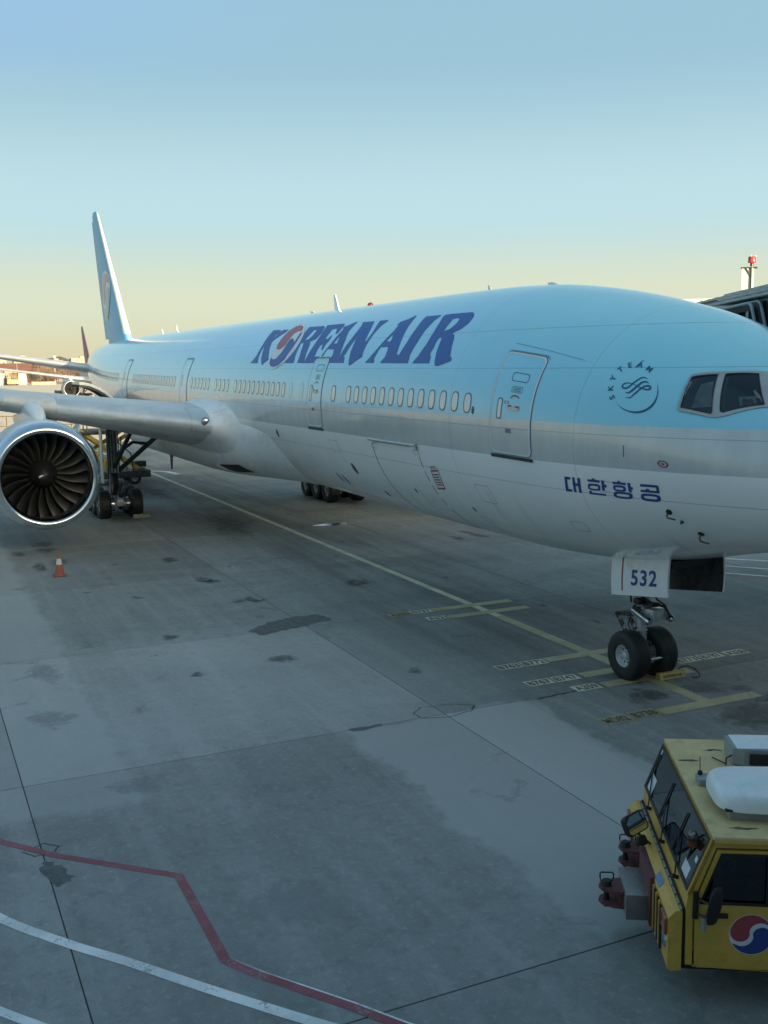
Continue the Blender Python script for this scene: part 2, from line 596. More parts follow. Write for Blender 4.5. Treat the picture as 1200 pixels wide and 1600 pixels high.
red = [(6.2, 15.0), (3.90, 13.24), (3.12, 12.6), (1.755, 11.165), (-0.44, 11.165), (-0.85, 10.93), (-1.85, 10.21), (-2.33, 9.9), (-4.0, 8.7)]
strip('red_line', red, 0.125, M_REDP, 0.0042)
strip('red_line_underlay', [(-0.44, 11.13), (-0.86, 10.86), (-1.86, 10.14), (-2.35, 9.82), (-4.0, 8.6)], 0.07, M_WHT, 0.0034)
def smooth(P, k=6):
    P = [Vector(p) for p in P]
    P = [P[0] * 2 - P[1]] + P + [P[-1] * 2 - P[-2]]
    o = []
    for i in range(1, len(P) - 2):
        for j in range(k):
            t = j / k
            q = 0.5 * (2 * P[i] + (P[i + 1] - P[i - 1]) * t + (2 * P[i - 1] - 5 * P[i] + 4 * P[i + 1] - P[i + 2]) * t * t + (3 * P[i] - P[i - 1] - 3 * P[i + 1] + P[i + 2]) * t ** 3)
            o.append((q.x, q.y))
    return o + [(P[-2].x, P[-2].y)]
wl = smooth([(3.2, 14.15), (1.72, 13.44), (0.74, 12.76), (0.05, 12.20), (-0.74, 11.60), (-1.38, 11.10), (-1.98, 10.61), (-3.4, 9.4)])
strip('white_line', wl, 0.145, M_WHT, 0.0048)
strip('white_line', smooth([(0.3, 14.0), (-0.38, 13.52), (-1.2, 12.85), (-2.2, 12.0)]), 0.12, M_WHT, 0.0048)
strip('white_line', [(15.6, -10.8), (12.6, -13.5)], 0.13, M_WHT, 0.0048)
strip('white_line', [(15.3, -9.4), (11.6, -12.3)], 0.10, M_WHT, 0.0048)
strip('white_line', [(14.4, -8.6), (11.2, -11.1)], 0.10, M_WHT, 0.0048)
strip('white_line', [(30.0, -7.6), (16.0, -9.1)], 0.08, M_CREAM, 0.0048)
strip('red_line', [(15.0, -7.8), (5.5, -15.0)], 0.12, M_REDP, 0.0042)
strip('white_line', [(56.6, 0.5), (54.6, -1.1), (52.6, -1.32)], 0.45, M_WHT, 0.0056)
strip('guide_line', [(70.0, 12.0), (420.0, 20.0)], 0.3, M_CREAM, 0.0045)

# asphalt repair in the concrete, cracks
M_ASPH = mat('asphalt_repair', (0.115, 0.122, 0.122), 0.8, var=0.3, scale=6, bump=0.3)
def ground_poly(name, pts, m, z=0.003):
    vs, fs = fill2d([pts], 0.4)
    return MB().add([(x, y, z) for x, y in vs], fs).build(name, m, apron, smooth=0)
def ragged(pts, amp=0.08, k=5, seed=1):
    rnd = random.Random(seed)
    out = []
    for i in range(len(pts)):
        p, q = pts[i], pts[(i + 1) % len(pts)]
        for j in range(k):
            t = j / k
            out.append((p[0] + (q[0] - p[0]) * t + rnd.uniform(-amp, amp), p[1] + (q[1] - p[1]) * t + rnd.uniform(-amp, amp)))
    return out
ground_poly('asphalt_patch', ragged([(13.62, 6.42), (14.2, 5.75), (14.45, 5.0), (14.47, 4.24), (13.7, 4.05), (13.42, 4.9), (13.28, 5.5), (13.0, 6.28)], 0.05), M_ASPH)
ground_poly('asphalt_patch', ragged([(3.0, 12.72), (2.75, 12.55), (2.35, 12.45), (2.15, 12.62), (2.3, 12.74), (2.75, 12.8)], 0.04, seed=3), M_ASPH)
ground_poly('asphalt_patch', ragged([(5.85, 6.95), (5.83, 6.3), (5.72, 6.35), (5.68, 6.9)], 0.03, seed=5), M_ASPH)
def crack(pts, w, seed):
    strip('crack', ragged(pts, 0.025, 4, seed)[:-3], w, M_SEAL, 0.0028)
crack([(6.05, 5.5), (6.35, 5.2), (6.25, 4.6), (6.0, 4.2), (5.8, 4.3)], 0.018, 11)
crack([(6.05, 5.5), (5.75, 5.45), (5.62, 4.95), (5.72, 4.4), (5.95, 4.2)], 0.02, 12)
crack([(3.45, 12.95), (3.55, 12.7), (3.38, 12.5), (3.2, 12.55), (3.2, 12.85), (3.4, 12.98)], 0.018, 13)
crack([(5.72, 2.85), (5.78, 2.2), (5.86, 1.5)], 0.05, 14)

# oil and water stains: soft-edged thin films on the slabs
def stain_mat(name, col, rough):
    t = new_mat(name)
    at = t.n('ShaderNodeAttribute', attribute_name='fade').outputs['Fac']
    w = t.noise(t.geo(), 2.6, 8, 0.72, 0.8)
    a = t.step(t.math('ADD', at, t.lin(w, 0.25, 0.75, -0.75, 0.75)), 0.2, 1.15, 0, 0.5)
    t.set(color=col, rough=rough, alpha=a, spec=0.25)
    return t.m
M_OIL = stain_mat('oil_stain', (0.05, 0.054, 0.055), 0.6)
M_WET = stain_mat('damp_stain', (0.07, 0.076, 0.077), 0.5)
M_DUST = stain_mat('pale_scuff', (0.36, 0.38, 0.38), 0.9)
def stain(x, y, rx, ry, m, rot=0.0, z=0.0024, name='stain'):
    vs = [(0, 0, 0)]; fade = [1.0]; fs = []
    rnd = random.Random(int(x * 131 + y * 17))
    ph = rnd.uniform(0, 6)
    for k, r in enumerate((0.45, 0.8, 1.15)):
        for i in range(20):
            t = 2 * math.pi * i / 20
            q = r * (1 + 0.18 * math.sin(2 * t + ph) + 0.12 * math.sin(3 * t + 2 * ph))
            px, py = q * rx * math.cos(t), q * ry * math.sin(t)
            vs.append((px * math.cos(rot) - py * math.sin(rot), px * math.sin(rot) + py * math.cos(rot), 0)); fade.append((0.8, 0.4, -0.4)[k])
    for i in range(20):
        fs.append((0, 1 + i, 1 + (i + 1) % 20))
        for k in range(2):
            a, b = 1 + k * 20, 21 + k * 20
            fs.append((a + i, b + i, b + (i + 1) % 20, a + (i + 1) % 20))
    me = MB().add(vs, fs).mesh(name, m, 0, fix=False)
    at = me.attributes.new('fade', 'FLOAT', 'POINT')
    at.data.foreach_set('value', fade)
    return link(name, me, apron, (x, y, z))
rs = random.Random(44)
for k in range(16):
    stain(rs.uniform(0.2, 4.4), rs.uniform(-3.6, -0.2), rs.uniform(.2, .6), rs.uniform(.15, .5), M_WET, rs.uniform(0, 3), 0.0012 + 0.00004 * k)
for k in range(12):
    stain(rs.uniform(8, 40), rs.uniform(-6, 10), rs.uniform(.08, .3), rs.uniform(.06, .2), M_OIL, rs.uniform(0, 3), 0.0006 + 0.00002 * k)
zz = 0.0018
for x, y, rx, ry, m in [(29.8, 9.6, 1.0, .55, M_OIL), (28.4, 9.6, .8, .5, M_OIL), (25.0, 10.2, .9, .35, M_OIL), (25.7, 9.5, .9, .45, M_OIL), (24.25, 5.95, .7, .4, M_OIL), (20.4, 5.8, .8, .35, M_OIL),
                        (16.9, 5.65, .4, .25, M_OIL), (13.9, 8.4, .35, .3, M_OIL), (16.9, 5.27, .5, .3, M_OIL), (20.0, 5.6, .5, .3, M_OIL), (4.75, -.6, .55, .7, M_WET), (3.1, -.3, .9, 1.2, M_WET),
                        (4.9, .75, .6, .5, M_WET), (3.6, -1.6, .5, .8, M_WET), (23.8, -6.1, 1.1, .35, M_OIL), (23.4, -5.1, .7, .3, M_OIL), (28.1, 10.6, .7, .4, M_OIL), (10.8, 6.5, .5, .4, M_OIL), (17.7, 1.6, .8, .5, M_OIL),
                        (12.5, -1.8, .25, .15, M_OIL), (2.2, -.8, .6, .9, M_WET), (36.0, 5.4, 2.6, 1.5, M_OIL), (36.5, -5.4, 2.8, 1.6, M_OIL), (6.0, 0.0, 1.0, .9, M_OIL), (8.6, 4.2, .3, .25, M_OIL), (18.8, 8.2, .3, .2, M_OIL),
                        (12.2, 11.6, 1.2, .4, M_DUST), (9.0, 11.9, .8, .5, M_DUST), (5.0, 11.0, .5, .5, M_DUST), (0.4, 10.0, .8, .6, M_DUST), (-0.9, 10.9, 1.1, .35, M_DUST), (22.5, 9.0, 1.6, .3, M_DUST), (31.0, 1.8, 4.0, 1.2, M_OIL), (45.0, 2.5, 6.0, 1.5, M_OIL)]:
    zz += 0.00006
    stain(x, y, rx, ry, m, z=zz)
# flat steel pit lid shining wet beside the guide line
M_LID = mat('wet_steel', (0.55, 0.57, 0.58), 0.16, 0.9, scale=4)
ground_poly('pit_lid', [(28.95, -1.2), (29.25, -1.9), (29.15, -2.8), (28.6, -2.7), (28.55, -1.9)], M_LID, 0.012)

# ------------------------------------------------------------------ airliner shape
ZC = 5.5
ST=np.array([
(0.00,-0.85,-0.85,0.00,-0.85),
(0.05,-0.58,-1.10,0.26,-0.85),
(0.15,-0.40,-1.28,0.46,-0.84),
(0.35,-0.16,-1.50,0.72,-0.82),
(0.70,0.190,-1.720,1.03,-0.78),
(1.20,0.545,-1.930,1.39,-0.70),
(1.80,0.910,-2.080,1.74,-0.60),
(2.40,1.285,-2.200,2.04,-0.50),
(3.00,1.660,-2.330,2.29,-0.41),
(3.60,1.955,-2.480,2.50,-0.33),
(4.30,2.190,-2.640,2.69,-0.25),
(5.20,2.410,-2.810,2.86,-0.17),
(6.20,2.620,-2.940,2.97,-0.10),
(7.50,2.835,-3.040,3.055,-0.04),
(9.00,3.000,-3.090,3.095,-0.01),
(11.00,3.080,-3.100,3.10, 0.00),
(14.0, 3.10,-3.10,3.10, 0.00),
(47.0, 3.10,-3.10,3.10, 0.00),
(50.0, 3.10,-2.95,3.09, 0.02),
(53.0, 3.09,-2.55,3.03, 0.12),
(56.0, 3.07,-1.98,2.90, 0.30),
(59.0, 3.03,-1.35,2.68, 0.55),
(62.0, 2.97,-0.70,2.36, 0.85),
(65.0, 2.88,-0.05,1.92, 1.18),
(68.0, 2.74, 0.62,1.38, 1.52),
(70.5, 2.55, 1.12,0.90, 1.75),
(72.3, 2.34, 1.50,0.52, 1.88),
(73.08,2.15, 1.72,0.20, 1.93)])

def pchip(x,y,q):
    h=np.diff(x);d=np.diff(y)/h;m=np.zeros_like(y)
    m[0],m[-1]=d[0],d[-1]
    for i in range(1,len(x)-1):
        if d[i-1]*d[i]>0:
            w1=2*h[i]+h[i-1];w2=h[i]+2*h[i-1]
            m[i]=(w1+w2)/(w1/d[i-1]+w2/d[i])
    i=np.clip(np.searchsorted(x,q)-1,0,len(x)-2)
    t=(q-x[i])/h[i]
    return ((1+2*t)*(1-t)**2*y[i]+t*(1-t)**2*h[i]*m[i]+t*t*(3-2*t)*y[i+1]+t*t*(t-1)*h[i]*m[i+1])
def sect(X):
    # use sqrt-X near the nose for round tip
    s=np.sqrt(ST[:,0]);q=np.sqrt(np.clip(X,0,73.08))
    return [pchip(s,ST[:,k],q) for k in (1,2,3,4)]
def surf(X,th):   # th: 0=starboard side, +90 top
    t,b,w,m=sect(X);c,s=np.cos(th),np.sin(th)
    return np.stack([X,w*c,ZC+m+np.where(s>0,(t-m)*s,(m-b)*s)],-1)

def sp(X, th, off=0.0):
    """point on the fuselage skin, th degrees above the starboard side, pushed outward"""
    X = np.atleast_1d(np.asarray(X, float)); th = np.radians(np.atleast_1d(np.asarray(th, float)))
    X, th = np.broadcast_arrays(X, th)
    P = surf(X, th)
    if np.any(off):
        e = 1e-3
        dx = surf(np.clip(X + e, 0, 73), th) - surf(np.clip(X - e, 0, 73), th)
        dt = surf(X, th + e) - surf(X, th - e)
        n = np.cross(dx, dt)
        n /= np.maximum(np.linalg.norm(n, axis=1), 1e-12)[:, None]
        sgn = np.sign((n[:, 1] * np.cos(th) + n[:, 2] * np.sin(th)))
        sgn[sgn == 0] = 1
        P = P + n * (sgn[:, None] * np.reshape(off, (-1, 1)))
    return P
RS = 3.1 * math.pi / 180

def patch(name, loops, m, parent, off=0.005, step=0.16, rim=0.0, **kw):
    """skin-hugging sheet; loops of (X, th)"""
    L2 = [[(x, t * RS) for x, t in L] for L in loops]
    vs, fs = fill2d(L2, step)
    a = np.array(vs)
    P = sp(a[:, 0], a[:, 1] / RS, off)
    mb = MB().add(P.tolist(), fs)
    me = mb.mesh(name, m, 0, fix=False)
    # outward normals
    bm = bmesh.new(); bm.from_mesh(me)
    flip = []
    for f in bm.faces:
        c = f.calc_center_median()
        ax = Vector((c.x, 0, ZC))
        if f.normal.dot(c - ax) < 0:
            flip.append(f)
    if flip:
        bmesh.ops.reverse_faces(bm, faces=flip)
    bm.to_mesh(me); bm.free()
    me.shade_smooth()
    return link(name, me, parent, **kw)

def rrect(x0, x1, t0, t1, r=0.12, n=5):
    """rounded rectangle loop in (X, th); r in metres"""
    y0, y1 = t0 * RS, t1 * RS
    o = []
    for cx, cy, a0 in ((x1 - r, y1 - r, 0), (x0 + r, y1 - r, 90), (x0 + r, y0 + r, 180), (x1 - r, y0 + r, 270)):
        for k in range(n + 1):
            a = R_(a0 + 90 * k / n)
            o.append((cx + r * math.cos(a), (cy + r * math.sin(a)) / RS))
    return o

def livery():
    t = new_mat('airliner_livery')
    o = t.obj()
    x, y, z = t.sep(o)
    n = t.noise(o, 0.7, 5, 0.6)
    nf = t.noise(t.map(o, (1, 1, 0.25)), 3.0, 6, 0.65)
    blue = t.mix(t.step(n, 0.3, 0.7), (0.24, 0.63, 0.81), (0.265, 0.655, 0.83))
    silver = t.mix(t.step(nf, 0.35, 0.7), (0.52, 0.56, 0.57), (0.58, 0.62, 0.625))
    white = t.mix(t.step(n, 0.3, 0.7), (0.85, 0.87, 0.875), (0.89, 0.90, 0.905))
    # grime streaks running round the belly from the drains and hatches
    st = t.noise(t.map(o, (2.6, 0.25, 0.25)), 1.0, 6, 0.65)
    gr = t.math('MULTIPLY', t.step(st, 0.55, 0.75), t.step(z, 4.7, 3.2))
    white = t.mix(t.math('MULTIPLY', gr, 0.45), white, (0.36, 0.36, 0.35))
    spk = t.math('MULTIPLY', t.step(t.noise(o, 14.0, 5, 0.75), 0.66, 0.74), 0.4)
    m_blue = t.step(z, 5.596, 5.604)
    m_white = t.step(z, 4.834, 4.826)
    c = t.mix(m_blue, silver, blue)
    c = t.mix(m_white, c, white)
    # skin lap joints
    lines = None
    for z0 in (7.42, 5.42, 4.30, 6.62):
        l = t.step(t.math('ABSOLUTE', t.math('SUBTRACT', z, z0)), 0.011, 0.003)
        lines = l if lines is None else t.math('MAXIMUM', lines, l)
    for x0 in (4.75, 9.0, 15.9, 19.4, 24.6, 29.9, 35.0, 40.2, 44.2, 49.4, 54.7):
        l = t.step(t.math('ABSOLUTE', t.math('SUBTRACT', x, x0)), 0.010, 0.003)
        lines = t.math('MAXIMUM', lines, l)
    c = t.mix(t.math('MULTIPLY', lines, 0.42), c, (0.03, 0.06, 0.09))
    metal = t.math('MULTIPLY', t.math('MULTIPLY', t.math('SUBTRACT', 1.0, m_blue), t.math('SUBTRACT', 1.0, m_white)), 0.14)
    rough = t.mixf(m_blue, t.mixf(m_white, 0.32, 0.32), 0.28)
    t.set(color=c, metal=metal, rough=rough, coat=0.9, coatr=0.10)
    fr = t.math('MULTIPLY', t.math('SINE', t.math('MULTIPLY', x, 2 * math.pi / 0.533)), t.step(x, 11, 17))
    sg = t.math('SINE', t.math('MULTIPLY', z, 2 * math.pi / 0.46))
    h = t.math('ADD', t.math('MULTIPLY', fr, 0.6), t.math('MULTIPLY', sg, 0.15))
    h = t.math('ADD', h, t.math('MULTIPLY', t.noise(o, 0.8, 1, 0.4), 4.0))
    return t.m

M_LIV = livery()
M_WHITE = mat('white_airframe_paint', (0.82, 0.84, 0.845), 0.32, var=0.05, scale=0.8, dirt=(0.35, 0.35, 0.34), dirt_amt=0.35)
M_WINGTOP = mat('grey_wing_paint', (0.50, 0.53, 0.55), 0.34, var=0.08, scale=0.7, dirt=(0.22, 0.23, 0.24), dirt_amt=0.4)
M_BARE = mat('bare_aluminium', (0.66, 0.69, 0.70), 0.42, 0.65, var=0.08, scale=1.5)
M_CHROME = mat('polished_lip', (0.72, 0.73, 0.74), 0.13, 1.0, var=0.04, scale=1.5)
M_NAC = mat('nacelle_paint', (0.58, 0.67, 0.72), 0.30, var=0.04, scale=0.5, coat=0.1)
M_DARK = mat('dark_cavity', (0.016, 0.017, 0.018), 0.6, var=0.3, scale=4)
M_BLADE = mat('fan_blade_composite', (0.012, 0.013, 0.0135), 0.45, 0.0, var=0.2, scale=5)
M_LINER = mat('inlet_liner', (0.055, 0.058, 0.06), 0.4, 0.3, var=0.15, scale=4)
M_NAVY = mat('navy_lettering', (0.014, 0.100, 0.36), 0.42, var=0.06, scale=1.5)
M_SKYT = mat('teal_emblem_paint', (0.012, 0.10, 0.20), 0.38, var=0.05)
M_ERED = mat('red_emblem_paint', (0.36, 0.06, 0.075), 0.36, var=0.06)
M_EWHT = mat('white_emblem_paint', (0.68, 0.70, 0.72), 0.33, var=0.03)
M_EBLU = mat('blue_emblem_paint', (0.03, 0.06, 0.25), 0.36, var=0.05)
M_TRIM = mat('pale_door_trim', (0.62, 0.69, 0.73), 0.35, var=0.05)
M_GAP = mat('panel_gap', (0.075, 0.10, 0.12), 0.6, var=0.2)
M_GAPL = mat('door_seal_grey', (0.12, 0.20, 0.25), 0.6, var=0.2)
M_SHADE = mat('window_shade', (0.70, 0.71, 0.69), 0.16, var=0.06, scale=2, coat=0.6)
M_RIM = mat('window_rim', (0.09, 0.13, 0.16), 0.4, var=0.1)
M_FRAME = mat('windshield_frame', (0.42, 0.43, 0.43), 0.35, 0.5, var=0.08, scale=3)
M_CGLASS = mat('cockpit_glass', (0.010, 0.016, 0.022), 0.05, var=0.5, scale=1.6, spec=0.4)
M_SEALB = mat('black_rubber_seal', (0.012, 0.012, 0.013), 0.5, var=0.2)
M_TYRE = mat('tyre_rubber', (0.017, 0.018, 0.019), 0.62, var=0.25, scale=5, dirt=(0.06, 0.06, 0.058), dirt_amt=0.4, bump=0.1)
M_RIMW = mat('wheel_rim_grey', (0.52, 0.56, 0.57), 0.4, 0.2, var=0.12, scale=5, dirt=(0.05, 0.05, 0.05), dirt_amt=0.5)
M_GEAR = mat('gear_grey_paint', (0.46, 0.49, 0.50), 0.38, 0.2, var=0.15, scale=5, dirt=(0.06, 0.058, 0.055), dirt_amt=0.6)
M_GEARD = mat('grimy_gear_metal', (0.065, 0.066, 0.066), 0.45, 0.5, var=0.35, scale=6)
M_STEEL = mat('bright_steel', (0.60, 0.61, 0.62), 0.16, 1.0, var=0.1, scale=4)
M_HOSE = mat('black_hose', (0.014, 0.014, 0.015), 0.5)
M_BEACON = mat('red_lens', (0.45, 0.03, 0.03), 0.15, coat=0.8)

plane = thing('airliner', 'sky blue and white wide body airliner with its nose gear on the yellow stand line', 'airliner')

# fuselage
Xs = np.concatenate([[0.0005], np.linspace(0.03, 1.0, 22), np.linspace(1.1, 12, 64), np.linspace(12.5, 47, 70), np.linspace(47.5, 73.05, 60)])
TH = np.linspace(0, 360, 161)[:-1]
rows = []
for X in Xs:
    P = surf(np.full(TH.shape, X), np.radians(TH))
    rows.append(P.tolist())
mb = MB().grid(rows, wrap=True)
mb.f.append(tuple(range(160))); mb.mi.append(0)
mb.f.append(tuple(range(len(mb.v) - 1, len(mb.v) - 161, -1))); mb.mi.append(0)
fus = mb.build('fuselage', M_LIV, plane, smooth=60)

# wing-to-body fairing: grows smoothly out of the round belly
def fair_pt(X, a, off=0.0):
    e = min(1, max(0, (X - 19.5) / 12.5)); e = e * e * (3 - 2 * e)
    g = min(1, max(0, (54.0 - X) / 10.0)); g = g * g * (3 - 2 * g)
    k = min(e, g)
    c, s_ = math.cos(a), math.sin(a)
    ex = 2 / 2.5
    y, z = math.copysign(abs(c) ** ex, c) * 3.40, 3.72 + math.copysign(abs(s_) ** ex, s_) * 1.58
    d = math.hypot(y, z - ZC)
    cy, cz = y / d * 3.03, ZC + (z - ZC) / d * 3.03
    y, z = cy + (y - cy) * k, cz + (z - cz) * k
    d = math.hypot(y, z - ZC)
    return (X, y * (1 + off / d), ZC + (z - ZC) * (1 + off / d))
rows = [[fair_pt(X, 2 * math.pi * i / 72) for i in range(72)] for X in np.linspace(18.5, 54.0, 90)]
MB().grid(rows, wrap=True).build('wing_body_fairing', M_WHITE, plane, smooth=60)

# ---- wings
def airfoil(n=26, tc=0.12):
    pts = []
    for i in range(2 * n + 1):
        a = math.pi * i / n
        x = 0.5 * (1 + math.cos(a))
        yt = 5 * tc * (0.2969 * math.sqrt(x) - 0.126 * x - 0.3516 * x * x + 0.2843 * x ** 3 - 0.1015 * x ** 4)
        camber = 0.018 * math.sin(math.pi * x) * (0.4 + x)
        pts.append((x, camber + (yt if a <= math.pi else -yt)))
    return pts
WS = [  # Y, x of leading edge, z of leading edge, chord, t/c, incidence deg
    (2.0, 24.45, 4.36, 14.2, 0.135, 4.0), (3.5, 25.75, 4.52, 13.2, 0.130, 3.6), (4.4, 26.40, 4.62, 12.5, 0.128, 3.3), (6.45, 27.85, 4.90, 11.0, 0.120, 2.7),
    (9.8, 30.2, 5.38, 8.7, 0.108, 2.0), (15.0, 33.9, 6.15, 7.0, 0.100, 1.2), (21.0, 38.1, 7.05, 5.3, 0.095, 0.4), (27.5, 42.7, 8.05, 3.6, 0.09, -0.3),
    (30.6, 44.9, 8.55, 2.7, 0.09, -0.6), (31.8, 46.2, 8.75, 1.6, 0.09, -0.8), (32.4, 47.2, 8.85, 0.7, 0.09, -0.8)]
def wing_at(Y):
    for i in range(len(WS) - 1):
        if Y <= WS[i + 1][0]:
            break
    a, b = WS[i], WS[i + 1]
    t = (Y - a[0]) / (b[0] - a[0])
    return [a[k] + (b[k] - a[k]) * t for k in range(6)]
def wing_pt(Y, sx, sy, side):
    _, x0, z0, ch, tc, inc = wing_at(Y)
    c, s_ = math.cos(R_(inc)), math.sin(R_(inc))
    return (x0 + ch * (sx * c + sy * s_), Y * side, z0 + ch * (sy * c - sx * s_))
def section(Y, side, n=26, off=0.0):
    tc = wing_at(Y)[4]; ch = wing_at(Y)[3]
    p = airfoil(n, tc)
    if off:
        q = []
        for i in range(len(p)):
            a, b = p[max(i - 1, 0)], p[min(i + 1, len(p) - 1)]
            dx, dy = b[0] - a[0], b[1] - a[1]
            l = math.hypot(dx, dy) or 1
            q.append((p[i][0] + dy / l * off / ch, p[i][1] - dx / l * off / ch))
        p = q
    return [wing_pt(Y, x, y, side) for x, y in p]
def offs(p, ch, off):
    return p
def make_wing(side):
    ys = [2.0, 2.8, 3.5, 4.0, 4.4, 5.4, 6.45, 7.5, 8.6, 9.8, 11.5, 13.2, 15, 17, 19, 21, 23, 25, 27.5, 29, 30.6, 31.2, 31.8, 32.1, 32.4]
    mb = MB().grid([section(y, side) for y in ys])
    tip = section(32.4, side)
    b = len(mb.v) - len(tip)
    mb.f.append(tuple(range(b, b + len(tip)))); mb.mi.append(0)
    w = mb.build('wing', M_WINGTOP, plane, smooth=40)
    # leading edge slats, bare metal, with gaps between
    for y0, y1 in ((3.80, 4.40), (4.43, 8.75), (10.55, 14.9), (14.98, 19.6), (19.68, 24.4), (24.48, 29.4)):
        rows = []
        n = 40
        for y in np.linspace(y0, y1, 10):
            s_ = section(y, side, n, -0.012) if False else None
            tc = wing_at(y)[4]; ch = wing_at(y)[3]
            p = airfoil(n, tc)
            sel = [q for q in p[:n + 1] if q[0] < 0.115] + [q for q in p[n + 1:] if q[0] < 0.03]
            r = []
            for i in range(len(sel)):
                a, bq = sel[max(i - 1, 0)], sel[min(i + 1, len(sel) - 1)]
                dx, dy = bq[0] - a[0], bq[1] - a[1]
                l = math.hypot(dx, dy)
                o = 0.016 if 0 < i < len(sel) - 1 else -0.004
                r.append(wing_pt(y, sel[i][0] + dy / l * o / ch, sel[i][1] - dx / l * o / ch, side))
            # widen outward, whichever way the contour runs
            rows.append(r)
        me = MB().grid(rows)
        me.build('slat', M_BARE, w, smooth=50)
    # root fillet, blending wing skin into the body
    rows = []
    n = 30
    for y, o in ((3.86, 0.003), (3.7, 0.012), (3.55, 0.035), (3.4, 0.075), (3.25, 0.135), (3.1, 0.22), (2.95, 0.33), (2.8, 0.5)):
        tc = wing_at(y)[4]; ch = wing_at(y)[3]
        p = airfoil(n, tc)
        r = []
        for i in range(len(p)):
            a, bq = p[max(i - 1, 0)], p[min(i + 1, len(p) - 1)]
            dx, dy = bq[0] - a[0], bq[1] - a[1]
            l = math.hypot(dx, dy) or 1
            nx, ny = dy / l, -dx / l
            if nx * (p[i][0] - 0.4) + ny * p[i][1] < 0:
                nx, ny = -nx, -ny
            k = o * (1.0 if ny > 0 else 0.9)
            r.append(wing_pt(y, p[i][0] + nx * k / ch, p[i][1] + ny * k / ch, side))
        rows.append(r)
    MB().grid(rows).build('wing_root_fillet', M_WHITE, w, smooth=70)
    # flap track fairings
    for y in (8.2, 14.2, 20.2):
        x0 = wing_at(y)[1] + wing_at(y)[3] * 0.62
        zz = wing_at(y)[2] - wing_at(y)[3] * 0.05
        prof = [(0, 0.02), (0.5, 0.2), (1.4, 0.30), (2.6, 0.28), (3.8, 0.15), (4.5, 0.02)]
        MB().lathe(prof, (x0, y * side, zz - 0.22), (1, 0, -0.06), 14).build('flap_track_fairing', M_WINGTOP, w, smooth=60)
    # landing light in the wing root
    q = wing_pt(3.98, 0.003, 0.010, side)
    lp = Vector(q)
    d = Vector((-0.94, 0.33 * side, -0.05)).normalized()
    l = MB().cyl(lp - d * 0.15, lp + d * 0.06, 0.15, 0.145, 20).build('landing_light', M_GAP, w)
    MB().lathe([(0.0, 0.13), (0.02, 0.10), (0.03, 0.02)], lp + d * 0.055, d, 18).build('landing_light_lens', M_STEEL, w)
    return w
wing_r = make_wing(1)
wing_l = make_wing(-1)

